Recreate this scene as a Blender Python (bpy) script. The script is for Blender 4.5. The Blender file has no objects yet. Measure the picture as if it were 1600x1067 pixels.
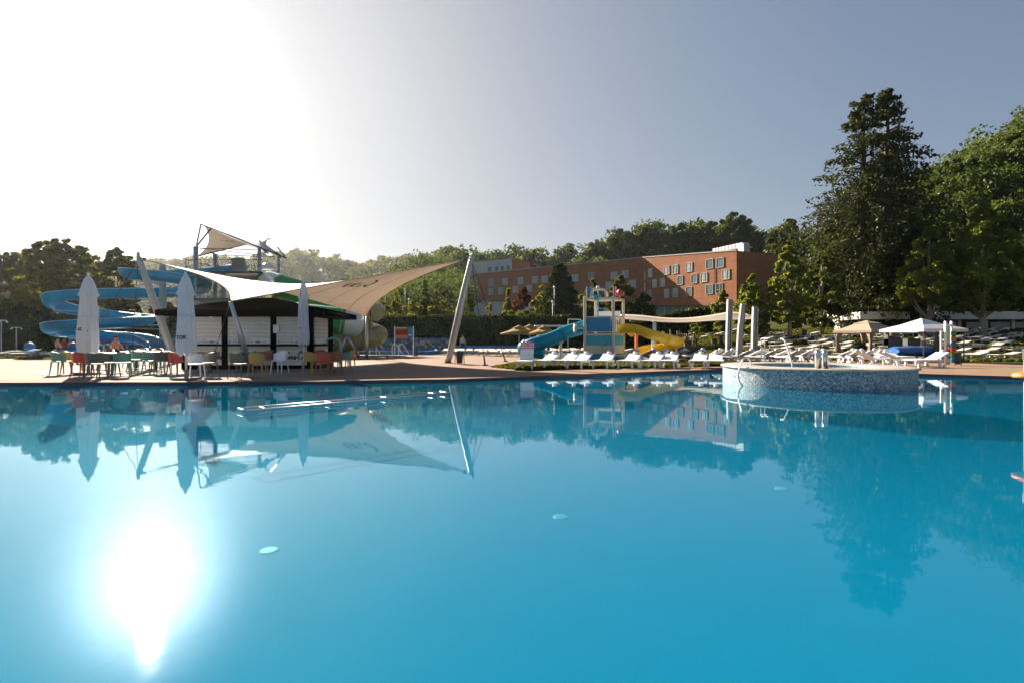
import bpy, bmesh, math, random
import numpy as np
from mathutils import Vector, Matrix
R = math.radians
S = bpy.context.scene
COL = S.collection
rnd = random.Random(7)
NR = np.random.default_rng(11)

# ------------------------------------------------------------------ camera, sky, sun, exposure
CAMH = 1.15
cam = bpy.data.objects.new('camera', bpy.data.cameras.new('camera'))
COL.objects.link(cam)
cam.location = (0, 0, CAMH)
cam.rotation_euler = (R(90), 0, 0)
cam.data.lens = 18.0
cam.data.sensor_width = 36.0
cam.data.clip_start = 0.05
cam.data.clip_end = 6000
S.camera = cam

SUN_EL, SUN_AZ = R(25.5), math.atan2(-0.577, 0.817)     # ahead and to the left
W = bpy.data.worlds.new('World'); S.world = W; W.use_nodes = True
wn = W.node_tree.nodes; wl = W.node_tree.links
sky = wn.new('ShaderNodeTexSky'); sky.sky_type = 'NISHITA'; sky.sun_disc = False
sky.sun_elevation = SUN_EL; sky.sun_rotation = SUN_AZ
sky.altitude = 150; sky.air_density = 0.7; sky.dust_density = 2.0; sky.ozone_density = 2.5
bg = wn['Background']; bg.inputs['Strength'].default_value = 0.0655
# highlight roll-off of the glare round the sun: L / (1 + k L)
va = wn.new('ShaderNodeVectorMath'); va.operation = 'MULTIPLY_ADD'; va.inputs[1].default_value = (.315, .308, .292); va.inputs[2].default_value = (1, 1, 1)
vd = wn.new('ShaderNodeVectorMath'); vd.operation = 'DIVIDE'
wl.new(sky.outputs[0], va.inputs[0]); wl.new(sky.outputs[0], vd.inputs[0]); wl.new(va.outputs[0], vd.inputs[1])
# the glare round the sun itself stays much brighter than the film shows: it is what the water mirrors
dt = wn.new('ShaderNodeVectorMath'); dt.operation = 'DOT_PRODUCT'; dt.inputs[1].default_value = (1 / 3,) * 3
p4 = wn.new('ShaderNodeMath'); p4.operation = 'POWER'; p4.inputs[1].default_value = 10
k4 = wn.new('ShaderNodeMath'); k4.operation = 'MULTIPLY'; k4.inputs[1].default_value = 3.091e-14
ad = wn.new('ShaderNodeVectorMath'); ad.operation = 'ADD'
wl.new(sky.outputs[0], dt.inputs[0]); wl.new(dt.outputs['Value'], p4.inputs[0]); wl.new(p4.outputs[0], k4.inputs[0])
wl.new(vd.outputs[0], ad.inputs[0]); wl.new(k4.outputs[0], ad.inputs[1]); wl.new(ad.outputs[0], bg.inputs['Color'])

sun = bpy.data.objects.new('sun', bpy.data.lights.new('sun', 'SUN')); COL.objects.link(sun)
sun.data.energy = 5.0; sun.data.angle = R(0.5); sun.data.color = (1.0, 0.86, 0.68)
sd = Vector((math.sin(SUN_AZ) * math.cos(SUN_EL), math.cos(SUN_AZ) * math.cos(SUN_EL), math.sin(SUN_EL)))
sun.rotation_euler = sd.to_track_quat('Z', 'Y').to_euler()
sun.location = (-40, 60, 50)

S.view_settings.view_transform = 'Standard'; S.view_settings.look = 'None'
S.view_settings.exposure = 2.0; S.view_settings.gamma = 1.0
S.render.engine = 'CYCLES'
S.cycles.use_denoising = True
S.cycles.max_bounces = 8; S.cycles.transparent_max_bounces = 8
S.cycles.sample_clamp_indirect = 6.0
S.cycles.volume_step_rate = 4; S.cycles.volume_bounces = 0

# ------------------------------------------------------------------ helpers
def P(px, py, Y):                       # a pixel of the photograph at depth Y -> a point
    return Vector(((px - 800) / 800 * Y, Y, CAMH + (533.5 - py) / 800 * Y))
def G(px, py):                          # a pixel on the level deck (z = 0)
    Y = CAMH * 800 / (py - 533.5)
    return Vector(((px - 800) / 800 * Y, Y, 0))

class MB:
    """collects shapes in world coordinates; build() links them as one mesh local to its thing"""
    def __init__(s): s.v = []; s.f = []; s.m = []; s.cur = 0
    def add(s, vs, fs):
        o = len(s.v); s.v += [tuple(v) for v in vs]
        for f in fs: s.f.append(tuple(i + o for i in f)); s.m.append(s.cur)
        return s
    def box(s, c, size, rz=0, tilt=None, bev=0.0):
        hx, hy, hz = size[0] / 2, size[1] / 2, size[2] / 2
        M = Matrix.Rotation(rz, 3, 'Z')
        if tilt: M = M @ Matrix.Rotation(tilt[1], 3, tilt[0])
        if bev <= 0:
            vs = [(sx * hx, sy * hy, sz * hz) for sz in (-1, 1) for sx, sy in ((-1, -1), (1, -1), (1, 1), (-1, 1))]
            fs = [(3, 2, 1, 0), (4, 5, 6, 7), (0, 1, 5, 4), (1, 2, 6, 5), (2, 3, 7, 6), (3, 0, 4, 7)]
        else:
            b = min(bev, hx * .9, hy * .9, hz * .9)
            ring = lambda ex, ey: [(-hx + ex, -hy), (hx - ex, -hy), (hx, -hy + ey), (hx, hy - ey), (hx - ex, hy), (-hx + ex, hy), (-hx, hy - ey), (-hx, -hy + ey)]
            r0 = [(x * (hx - b) / hx, y * (hy - b) / hy) for x, y in ring(b, b)]
            r1 = ring(b, b)
            vs = [(x, y, -hz) for x, y in r0] + [(x, y, -hz + b) for x, y in r1] + [(x, y, hz - b) for x, y in r1] + [(x, y, hz) for x, y in r0]
            fs = [tuple(range(7, -1, -1)), tuple(range(24, 32))]
            for k in range(3):
                for i in range(8):
                    j = (i + 1) % 8; fs.append((k * 8 + i, k * 8 + j, k * 8 + 8 + j, k * 8 + 8 + i))
        c = Vector(c)
        return s.add([M @ Vector(v) + c for v in vs], fs)
    def loft(s, rings, closed=True, caps=True):
        n = len(rings[0]); vs = [v for r in rings for v in r]; fs = []
        for k in range(len(rings) - 1):
            for i in range(n if closed else n - 1):
                j = (i + 1) % n
                fs.append((k * n + i, k * n + j, (k + 1) * n + j, (k + 1) * n + i))
        if caps and closed:
            fs.append(tuple(range(n - 1, -1, -1))); fs.append(tuple((len(rings) - 1) * n + i for i in range(n)))
        return s.add(vs, fs)
    def tube(s, pts, rad, n=8, caps=True):
        pts = [Vector(p) for p in pts]
        if not isinstance(rad, (list, tuple)): rad = [rad] * len(pts)
        rings = []; ref = None
        for i, p in enumerate(pts):
            t = (pts[min(i + 1, len(pts) - 1)] - pts[max(i - 1, 0)])
            if t.length < 1e-9: t = Vector((0, 0, 1))
            t.normalize()
            if ref is None: ref = Vector((1, 0, 0)) if abs(t.x) < .8 else Vector((0, 1, 0))
            a = (ref - t * ref.dot(t)).normalized(); b = t.cross(a); ref = a
            rings.append([p + (a * math.cos(2 * math.pi * k / n) + b * math.sin(2 * math.pi * k / n)) * rad[i] for k in range(n)])
        return s.loft(rings, True, caps)
    def lathe(s, c, prof, n=24, caps=False):
        c = Vector(c)
        return s.loft([[c + Vector((r * math.cos(2 * math.pi * k / n), r * math.sin(2 * math.pi * k / n), z)) for k in range(n)] for r, z in prof], True, caps)
    def sweep(s, path, prof, closed=False, caps=False):
        rings = []
        for i, p in enumerate(path):
            t = (path[min(i + 1, len(path) - 1)] - path[max(i - 1, 0)]).normalized()
            sd_ = t.cross(Vector((0, 0, 1))).normalized(); up = sd_.cross(t)
            rings.append([p + sd_ * u + up * w for u, w in prof])
        return s.loft(rings, closed, caps)
    def quad(s, a, b, c, d): return s.add([a, b, c, d], [(0, 1, 2, 3)])
    def build(s, name, mat, parent=None, smooth=False):
        me = bpy.data.meshes.new(name)
        o = Vector(parent['_o']) if parent is not None and '_o' in parent.keys() else Vector()
        me.from_pydata([(v[0] - o.x, v[1] - o.y, v[2] - o.z) for v in s.v], [], s.f)
        for m in (mat if isinstance(mat, (list, tuple)) else [mat]): me.materials.append(m)
        if any(s.m): me.polygons.foreach_set('material_index', s.m)
        if smooth:
            me.polygons.foreach_set('use_smooth', [True] * len(me.polygons))
            if smooth != 'all': me.set_sharp_from_angle(angle=R(40))
        ob = bpy.data.objects.new(name, me); COL.objects.link(ob)
        if parent is not None:
            ob.parent = parent; ob['_o'] = tuple(o)
        return ob

def tag(o, label=None, cat=None, group=None, kind=None):
    if label: o['label'] = label
    if cat: o['category'] = cat
    if group: o['group'] = group
    if kind: o['kind'] = kind
    return o
def T(name, label, cat, loc, group=None):
    o = bpy.data.objects.new(name, None); COL.objects.link(o)
    o.location = loc; o['_o'] = tuple(loc); o.empty_display_size = .2
    return tag(o, label, cat, group)
def dup(root, loc, rz=0.0, label=None, group=None, scale=1.0):
    r = root.copy(); COL.objects.link(r); r.location = loc; r.rotation_euler = (0, 0, rz); r.scale = (scale,) * 3
    if label: r['label'] = label
    if group: r['group'] = group
    for ch in list(root.children):
        c = ch.copy(); COL.objects.link(c); c.parent = r
        for g in ch.children:
            d = g.copy(); COL.objects.link(d); d.parent = c
    return r
def crom(pts, n=8):
    pts = [Vector(p) for p in pts]; out = []
    for i in range(len(pts) - 1):
        p0, p1, p2, p3 = pts[max(i - 1, 0)], pts[i], pts[i + 1], pts[min(i + 2, len(pts) - 1)]
        for k in range(n):
            t = k / n
            out.append(.5 * ((2 * p1) + (p2 - p0) * t + (2 * p0 - 5 * p1 + 4 * p2 - p3) * t * t + (3 * p1 - p0 - 3 * p2 + p3) * t ** 3))
    out.append(pts[-1]); return out
def ribbon(mb, pts2, w, frame, n=6):
    """a pen stroke: 2-D points smoothed and widened, mapped by frame(x, y) to 3-D"""
    pts = crom([(x, y, 0) for x, y in pts2], n); L = []; Rr = []
    for i, p in enumerate(pts):
        t = (pts[min(i + 1, len(pts) - 1)] - pts[max(i - 1, 0)])
        t = t.normalized() if t.length > 1e-9 else Vector((1, 0, 0))
        ww = w * (.45 + .55 * abs(t.y)) if w > 0 else -w
        nn = Vector((-t.y, t.x, 0)) * ww * .5
        L.append(frame(*(p + nn).xy)); Rr.append(frame(*(p - nn).xy))
    for i in range(len(pts) - 1): mb.quad(Rr[i], Rr[i + 1], L[i + 1], L[i])

# ------------------------------------------------------------------ materials
def mat(name, col, rough=.6, metal=0., var=.12, scale=3., bump=0., spec=.5, trans=0., detail=4):
    m = bpy.data.materials.new(name); m.use_nodes = True
    nt = m.node_tree; b = nt.nodes['Principled BSDF']
    b.inputs['Roughness'].default_value = rough; b.inputs['Metallic'].default_value = metal
    b.inputs['Specular IOR Level'].default_value = spec
    tc = nt.nodes.new('ShaderNodeTexCoord')
    nz = nt.nodes.new('ShaderNodeTexNoise'); nz.inputs['Scale'].default_value = scale; nz.inputs['Detail'].default_value = detail
    nt.links.new(tc.outputs['Object'], nz.inputs['Vector'])
    mx = nt.nodes.new('ShaderNodeMix'); mx.data_type = 'RGBA'
    mx.inputs[6].default_value = tuple(max(0, c * (1 - var * 1.6)) for c in col) + (1,)
    mx.inputs[7].default_value = tuple(min(1, c * (1 + var * 1.6)) for c in col) + (1,)
    nt.links.new(nz.outputs['Fac'], mx.inputs[0]); nt.links.new(mx.outputs[2], b.inputs['Base Color'])
    if bump:
        bp = nt.nodes.new('ShaderNodeBump'); bp.inputs['Strength'].default_value = bump; bp.inputs['Distance'].default_value = .05
        nt.links.new(nz.outputs['Fac'], bp.inputs['Height']); nt.links.new(bp.outputs[0], b.inputs['Normal'])
    if trans:
        tr = nt.nodes.new('ShaderNodeBsdfTranslucent'); nt.links.new(mx.outputs[2], tr.inputs['Color'])
        ms = nt.nodes.new('ShaderNodeMixShader'); ms.inputs[0].default_value = trans
        nt.links.new(b.outputs[0], ms.inputs[1]); nt.links.new(tr.outputs[0], ms.inputs[2])
        nt.links.new(ms.outputs[0], nt.nodes['Material Output'].inputs[0])
    return m
def pattern(m, kind, col2, scale, fac=.5, axis_z=False, **kw):
    """adds bricks / slat grooves / tiles to a material's colour and relief"""
    nt = m.node_tree; b = nt.nodes['Principled BSDF']; src = b.inputs['Base Color'].links[0].from_socket
    tc = nt.nodes.new('ShaderNodeTexCoord'); mp = nt.nodes.new('ShaderNodeMapping')
    mp.inputs['Scale'].default_value = scale; nt.links.new(tc.outputs['Object'], mp.inputs['Vector'])
    if kind == 'brick':
        t = nt.nodes.new('ShaderNodeTexBrick'); t.inputs['Color1'].default_value = (0, 0, 0, 1); t.inputs['Color2'].default_value = (.35, .35, .35, 1)
        t.inputs['Mortar'].default_value = (1, 1, 1, 1); t.inputs['Scale'].default_value = 1
        t.inputs['Mortar Size'].default_value = kw.get('mortar', .02); t.inputs['Brick Width'].default_value = kw.get('bw', .5); t.inputs['Row Height'].default_value = kw.get('rh', .25)
        if kw.get('vertical'):
            mp.inputs['Rotation'].default_value = (R(90), 0, 0)
            mp.vector_type = 'TEXTURE'; mp.inputs['Scale'].default_value = tuple(1 / c for c in scale)
        out = t.outputs['Color']
    else:
        t = nt.nodes.new('ShaderNodeTexWave'); t.bands_direction = kw.get('dir', 'Z'); t.wave_profile = 'SAW'
        t.inputs['Scale'].default_value = 1; out = t.outputs['Fac']
    nt.links.new(mp.outputs[0], t.inputs['Vector'])
    rp = nt.nodes.new('ShaderNodeMath'); rp.operation = 'MULTIPLY'; rp.inputs[1].default_value = fac
    if kind != 'brick':
        pw = nt.nodes.new('ShaderNodeMath'); pw.operation = 'POWER'; pw.inputs[1].default_value = 9; nt.links.new(out, pw.inputs[0]); out = pw.outputs[0]
    nt.links.new(out, rp.inputs[0])
    mx = nt.nodes.new('ShaderNodeMix'); mx.data_type = 'RGBA'; mx.inputs[7].default_value = tuple(col2) + (1,)
    nt.links.new(rp.outputs[0], mx.inputs[0]); nt.links.new(src, mx.inputs[6]); nt.links.new(mx.outputs[2], b.inputs['Base Color'])
    return m
def leafmat(name, c1, c2, tr=.45, scale=.6):
    m = bpy.data.materials.new(name); m.use_nodes = True; nt = m.node_tree
    nt.nodes.remove(nt.nodes['Principled BSDF'])
    tc = nt.nodes.new('ShaderNodeTexCoord'); nz = nt.nodes.new('ShaderNodeTexNoise'); nz.inputs['Scale'].default_value = scale; nz.inputs['Detail'].default_value = 5
    nz.inputs['Roughness'].default_value = .7
    nt.links.new(tc.outputs['Object'], nz.inputs['Vector'])
    rp = nt.nodes.new('ShaderNodeMapRange'); rp.inputs[1].default_value = .3; rp.inputs[2].default_value = .7
    nt.links.new(nz.outputs['Fac'], rp.inputs[0])
    mx = nt.nodes.new('ShaderNodeMix'); mx.data_type = 'RGBA'; mx.inputs[6].default_value = c1 + (1,); mx.inputs[7].default_value = c2 + (1,)
    nt.links.new(rp.outputs[0], mx.inputs[0])
    d = nt.nodes.new('ShaderNodeBsdfDiffuse'); t = nt.nodes.new('ShaderNodeBsdfTranslucent'); ms = nt.nodes.new('ShaderNodeMixShader'); ms.inputs[0].default_value = tr
    g = nt.nodes.new('ShaderNodeBsdfGlossy'); g.inputs['Roughness'].default_value = .5; g.inputs['Color'].default_value = (.9, .95, .85, 1)
    m2 = nt.nodes.new('ShaderNodeMixShader'); m2.inputs[0].default_value = .012
    yl = nt.nodes.new('ShaderNodeMix'); yl.data_type = 'RGBA'; yl.blend_type = 'MULTIPLY'; yl.inputs[0].default_value = 1; yl.inputs[7].default_value = (1.5, 1.35, .6, 1)
    nt.links.new(mx.outputs[2], yl.inputs[6])
    nt.links.new(mx.outputs[2], d.inputs[0]); nt.links.new(yl.outputs[2], t.inputs[0])
    nt.links.new(d.outputs[0], ms.inputs[1]); nt.links.new(t.outputs[0], ms.inputs[2])
    nt.links.new(ms.outputs[0], m2.inputs[1]); nt.links.new(g.outputs[0], m2.inputs[2])
    nt.links.new(m2.outputs[0], nt.nodes['Material Output'].inputs[0])
    return m
def watermat(name, tint, rough=.05, bump=.012, scale=1.2, gcol=(.76, .92, 1.0), body=None):
    m = bpy.data.materials.new(name); m.use_nodes = True; nt = m.node_tree; nt.nodes.remove(nt.nodes['Principled BSDF'])
    tr = nt.nodes.new('ShaderNodeBsdfTransparent'); tr.inputs[0].default_value = tint + (1,)
    gl = nt.nodes.new('ShaderNodeBsdfGlossy'); gl.inputs['Roughness'].default_value = rough; gl.inputs['Color'].default_value = gcol + (1,)
    lw = nt.nodes.new('ShaderNodeLayerWeight'); lw.inputs['Blend'].default_value = .5          # Schlick's Fresnel, the same from both sides
    pw = nt.nodes.new('ShaderNodeMath'); pw.operation = 'POWER'; pw.inputs[1].default_value = 5; nt.links.new(lw.outputs['Facing'], pw.inputs[0])
    fr = nt.nodes.new('ShaderNodeMath'); fr.operation = 'MULTIPLY_ADD'; fr.inputs[1].default_value = .98; fr.inputs[2].default_value = .02; nt.links.new(pw.outputs[0], fr.inputs[0])
    tc = nt.nodes.new('ShaderNodeTexCoord'); nz = nt.nodes.new('ShaderNodeTexNoise'); nz.inputs['Scale'].default_value = scale; nz.inputs['Detail'].default_value = 3
    nt.links.new(tc.outputs['Object'], nz.inputs['Vector'])
    bp = nt.nodes.new('ShaderNodeBump'); bp.inputs['Strength'].default_value = bump; bp.inputs['Distance'].default_value = .1
    nt.links.new(nz.outputs['Fac'], bp.inputs['Height']); nt.links.new(bp.outputs[0], gl.inputs['Normal'])
    if body:                                                            # light scattered back by the water itself
        df = nt.nodes.new('ShaderNodeBsdfDiffuse'); df.inputs[0].default_value = body + (1,); tl = nt.nodes.new('ShaderNodeBsdfTranslucent'); tl.inputs[0].default_value = body + (1,)
        mb_ = nt.nodes.new('ShaderNodeMixShader'); mb_.inputs[0].default_value = .25; nt.links.new(df.outputs[0], mb_.inputs[1]); nt.links.new(tl.outputs[0], mb_.inputs[2])
        mt_ = nt.nodes.new('ShaderNodeMixShader'); mt_.inputs[0].default_value = .38; nt.links.new(tr.outputs[0], mt_.inputs[1]); nt.links.new(mb_.outputs[0], mt_.inputs[2]); tr = mt_
    ms = nt.nodes.new('ShaderNodeMixShader'); nt.links.new(fr.outputs[0], ms.inputs[0]); nt.links.new(tr.outputs[0], ms.inputs[1]); nt.links.new(gl.outputs[0], ms.inputs[2])
    nt.links.new(ms.outputs[0], nt.nodes['Material Output'].inputs[0])
    return m
def mosaicmat(name, cols, cell=.035, rough=.25):
    """small square tiles, each its own colour, by quantised coordinates"""
    m = bpy.data.materials.new(name); m.use_nodes = True; nt = m.node_tree; b = nt.nodes['Principled BSDF']; b.inputs['Roughness'].default_value = rough; b.inputs['Specular IOR Level'].default_value = .8
    tc = nt.nodes.new('ShaderNodeTexCoord'); vo = nt.nodes.new('ShaderNodeTexVoronoi'); vo.inputs['Scale'].default_value = 1 / cell; vo.inputs['Randomness'].default_value = .25
    nt.links.new(tc.outputs['Object'], vo.inputs['Vector'])
    sp = nt.nodes.new('ShaderNodeSeparateColor'); nt.links.new(vo.outputs['Color'], sp.inputs[0])
    cr = nt.nodes.new('ShaderNodeValToRGB'); cr.color_ramp.interpolation = 'CONSTANT'
    e = cr.color_ramp.elements
    for i, c in enumerate(cols):
        x = e[i] if i < 2 else e.new(i / len(cols)); x.position = i / len(cols); x.color = tuple(c) + (1,)
    nt.links.new(sp.outputs[0], cr.inputs[0]); nt.links.new(cr.outputs[0], b.inputs['Base Color'])
    bp = nt.nodes.new('ShaderNodeBump'); bp.inputs['Strength'].default_value = .5; bp.inputs['Distance'].default_value = .01
    nt.links.new(vo.outputs['Distance'], bp.inputs['Height']); nt.links.new(bp.outputs[0], b.inputs['Normal'])
    return m

M = {}
M['grass'] = mat('grass_soil', (.05, .052, .013), .95, spec=.05, var=.35, scale=.7, bump=.4, detail=8)
M['blade'] = leafmat('grass_blade', (.035, .05, .010), (.085, .085, .022), .4, 1.5)
M['deck'] = pattern(mat('terracotta_pavers', (.235, .165, .127), .9, spec=.08, var=.16, scale=.9, bump=.05, detail=8), 'brick', (.13, .085, .06), (1, 1, 1), .55, bw=.42, rh=.21, mortar=.012)
M['deckr'] = pattern(mat('sandy_pavers', (.225, .158, .11), .9, spec=.08, var=.14, scale=1.1, bump=.05, detail=8), 'brick', (.14, .095, .065), (1, 1, 1), .5, bw=.4, rh=.4, mortar=.012)
M['slab'] = mat('pale_concrete', (.215, .20, .183), .9, spec=.08, var=.1, scale=1.2, bump=.03, detail=8)
M['coping'] = pattern(mat('salmon_coping', (.245, .150, .104), .9, spec=.08, var=.12, scale=2), 'brick', (.13, .08, .06), (1, 1, 1), .4, bw=.5, rh=.5, mortar=.01)
M['pathgrey'] = mat('grey_path', (.30, .29, .27), .8, var=.15, scale=1)
M['water'] = watermat('pool_water', (.55, .92, .98), .022, .010, 2.2, gcol=(.80, .93, 1.0), body=(.0005, .23, .40))
M['water2'] = watermat('still_water', (.6, .9, .95), .08, .05, 3.)
M['poolfloor'] = pattern(mat('pool_floor_paint', (.0015, .140, .250), .8, spec=.1, var=.1, scale=1.5, detail=8), 'brick', (.003, .170, .285), (1, 1, 1), .3, bw=.05, rh=.05, mortar=.006)
M['poolwall'] = pattern(mat('pool_wall_tile', (.015, .12, .30), .3, var=.2, scale=6), 'brick', (.05, .25, .42), (1, 1, 1), .4, bw=.1, rh=.1, mortar=.01)
M['gutter'] = mat('shade_dark_gutter', (.02, .035, .06), .4, var=.2)  # gutter face kept near black: its shade is put into the colour
M['mosaic'] = mosaicmat('blue_white_mosaic', [(.012, .08, .15), (.03, .2, .28), (.42, .43, .40), (.02, .13, .22), (.05, .24, .30), (.28, .33, .33), (.50, .46, .40), (.01, .06, .12), (.03, .17, .25), (.34, .30, .24)], .026, .5)
M['rim'] = mat('tub_rim', (.40, .36, .33), .4, var=.08, scale=8)
M['darkmosaic'] = mosaicmat('coloured_pebble_wall', [(.02, .05, .07), (.03, .12, .2), (.02, .03, .04), (.2, .1, .05), (.05, .2, .2), (.02, .04, .08), (.3, .25, .2), (.03, .08, .05)], .28, .5)
M['steel'] = mat('brushed_steel', (.55, .55, .54), .3, 1., .06, 6)
M['galv'] = mat('galvanised_steel', (.42, .44, .46), .42, .85, .12, 5)
M['darksteel'] = mat('dark_steel', (.07, .075, .08), .45, .5, .15)
M['postgrey'] = mat('grey_painted_post', (.33, .36, .37), .5, .1, .1, 4)
M['cable'] = mat('black_cable', (.03, .03, .03), .5)
M['sail'] = mat('cream_sailcloth', (.68, .62, .55), .75, var=.05, scale=2., trans=.30, spec=.2)
M['canopy'] = mat('beige_canopy_cloth', (.36, .30, .245), .8, var=.08, scale=1.5, trans=.15, spec=.2)
M['whitecloth'] = mat('white_cloth', (.62, .62, .66), .8, var=.05, scale=4., trans=.22, spec=.2, bump=.15)
M['beigecloth'] = mat('beige_cloth', (.33, .26, .195), .85, var=.07, scale=3., trans=.15)
M['curtain'] = mat('brown_curtain', (.27, .20, .14), .9, var=.2, scale=5)
M['print'] = mat('dark_print', (.06, .045, .04), .8)
M['ink'] = mat('black_ink', (.015, .015, .018), .7)
M['greyink'] = mat('grey_ink', (.22, .22, .22), .7)
M['redink'] = mat('red_ink', (.45, .03, .03), .7)
M['whiteink'] = mat('white_ink', (.8, .8, .8), .7)
M['shutter'] = pattern(mat('white_shutter', (.66, .62, .57), .55, var=.06, scale=3), 'wave', (.30, .27, .24), (1, 1, 1.9), .8, dir='Z')
M['darkwood'] = mat('black_stained_wood', (.010, .008, .0075), .95, spec=.03, var=.3, scale=6)
M['roofdark'] = pattern(mat('dark_shingles', (.012, .010, .010), 1., spec=.0, var=.3, scale=7), 'brick', (.015, .012, .012), (1, 1, 1), .6, bw=.3, rh=.18, mortar=.02)
M['plwhite'] = mat('white_plastic', (.74, .74, .76), .42, var=.05, scale=6)
M['slats'] = pattern(mat('white_slat_plastic', (.72, .72, .75), .45, var=.06, scale=5), 'wave', (.38, .38, .42), (3.2, 1, 1), .55, dir='X')
M['blueslide'] = mat('blue_fibreglass', (.006, .26, .41), .4, spec=.3, var=.14, scale=.6, trans=.3)
M['greentube'] = mat('green_fibreglass', (.02, .25, .07), .3, var=.12, scale=.8, trans=.15)
M['whitetube'] = mat('pale_fibreglass', (.55, .60, .62), .35, var=.08, scale=.8, trans=.2)
M['olivetube'] = mat('olive_fibreglass', (.30, .29, .13), .4, var=.2, scale=1.2, trans=.25)
M['orange'] = mat('orange_paint', (.75, .16, .03), .45, var=.08)
M['yellow'] = mat('yellow_fibreglass', (.62, .42, .02), .35, var=.15, scale=1.5, trans=.1)
M['toyblue'] = mat('toy_blue_panel', (.02, .20, .42), .5, var=.12, scale=3)
M['toyaqua'] = mat('toy_aqua_panel', (.04, .34, .46), .5, var=.1, scale=3)
M['toycream'] = mat('cream_posts', (.60, .52, .42), .5, var=.08, scale=4)
M['poolblue'] = mat('blue_pool_liner', (.02, .16, .46), .5, var=.12, scale=2)
M['foam'] = mat('pale_foam', (.7, .75, .8), .6, var=.15, scale=3)
M['straw'] = mat('yellow_straw', (.34, .21, .05), .95, var=.3, scale=14, bump=.6, trans=.2)
M['timber'] = mat('brown_timber', (.12, .075, .045), .8, var=.3, scale=5)
M['timberl'] = mat('orange_timber', (.50, .24, .07), .7, var=.2, scale=5)
M['darkplastic'] = mat('charcoal_plastic', (.035, .037, .04), .5, var=.15)
M['tarp'] = mat('blue_tarpaulin', (.015, .10, .32), .3, var=.25, scale=2.5, bump=.5)
M['brickwall'] = pattern(mat('orange_clay_cladding', (.34, .142, .07), .85, spec=.15, var=.16, scale=.5, detail=8), 'brick', (.17, .05, .02), (1, 1, 1), .6, bw=1.6, rh=.42, mortar=.03, vertical=True)
M['glass'] = mat('window_glass', (.30, .36, .38), .12, 0, .25, .25, spec=1.)
M['glassdark'] = mat('dark_glass', (.035, .055, .06), .08, 0, .3, .4, spec=.9)
M['glassdim'] = mat('dim_glass', (.13, .17, .19), .1, 0, .3, .35, spec=.9)
M['curtainw'] = mat('pale_curtain', (.42, .42, .41), .8)
M['glassteal'] = mat('teal_glass', (.12, .26, .26), .15, 0, .25, .3, spec=.8)
M['frame'] = mat('pale_window_frame', (.42, .43, .42), .5)
M['whitewall'] = mat('white_render', (.60, .58, .54), .8, var=.08, scale=.6)
M['concrete'] = mat('bare_concrete', (.66, .61, .55), .85, var=.14, scale=.8, detail=8, bump=.1)
M['roofgrey'] = mat('roof_coping', (.36, .36, .35), .7)
M['rooftile'] = pattern(mat('grey_brown_tiles', (.19, .15, .13), .85, var=.2, scale=3), 'brick', (.08, .06, .05), (1, 1, 1), .5, bw=.5, rh=.35, mortar=.03)
M['bark'] = mat('tree_bark', (.085, .062, .045), .95, var=.35, scale=6, bump=.6)
M['birchbark'] = mat('pale_bark', (.28, .25, .21), .9, var=.4, scale=4, bump=.3)
M['skin'] = mat('sunburnt_skin', (.52, .24, .15), .6, var=.1, scale=9)
M['hair'] = mat('dark_hair', (.03, .022, .018), .8)
M['eye'] = mat('eye_dark', (.02, .02, .02), .3)
M['shirt'] = mat('grey_shirt', (.34, .33, .34), .9, var=.12)
M['shorts'] = mat('black_shorts', (.02, .02, .025), .9)
M['lampglass'] = mat('white_globe', (.8, .8, .78), .3)
for k_, c_ in dict(teal=(.10, .26, .22), orange=(.62, .26, .06), red=(.42, .05, .03), olive=(.10, .10, .075), white=(.72, .72, .74), rust=(.26, .09, .045), mustard=(.40, .26, .07)).items():
    M['ch_' + k_] = mat(k_ + '_plastic', c_, .5, var=.08, scale=5)
L_OAK = leafmat('leaf_mid_green', (0.0336, 0.0540, 0.0144), (0.1021, 0.1321, 0.0301), .45)
L_DARK = leafmat('leaf_dark_green', (0.0169, 0.0289, 0.0120), (0.0480, 0.0661, 0.0216), .3)
L_CON = leafmat('needle_dark', (0.0169, 0.0264, 0.0120), (0.0540, 0.0661, 0.0264), .28, .8)
L_LEFT = leafmat('leaf_warm_veil', (.045, .055, .016), (.13, .13, .042), .6)  # lighter, yellower leaf: a warm veil of light painted into the colour
L_YEL = leafmat('leaf_yellow_green', (0.0841, 0.1021, 0.0180), (0.2042, 0.2042, 0.0421), .5)
L_BIR = leafmat('leaf_birch', (0.0624, 0.0937, 0.0220), (0.1873, 0.2185, 0.0468), .5, .9)
L_RED = leafmat('leaf_purple', (0.0421, 0.0169, 0.0169), (0.1081, 0.0360, 0.0312), .4)
L_FOR = leafmat('leaf_forest', (0.0250, 0.0455, 0.0131), (0.0817, 0.1135, 0.0312), .4, .12)
L_HAZ = leafmat('leaf_far_forest', (0.0601, 0.0721, 0.0264), (0.1321, 0.1321, 0.0480), .35, .1)  # forest leaf made paler: distance haze put into the colour

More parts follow.
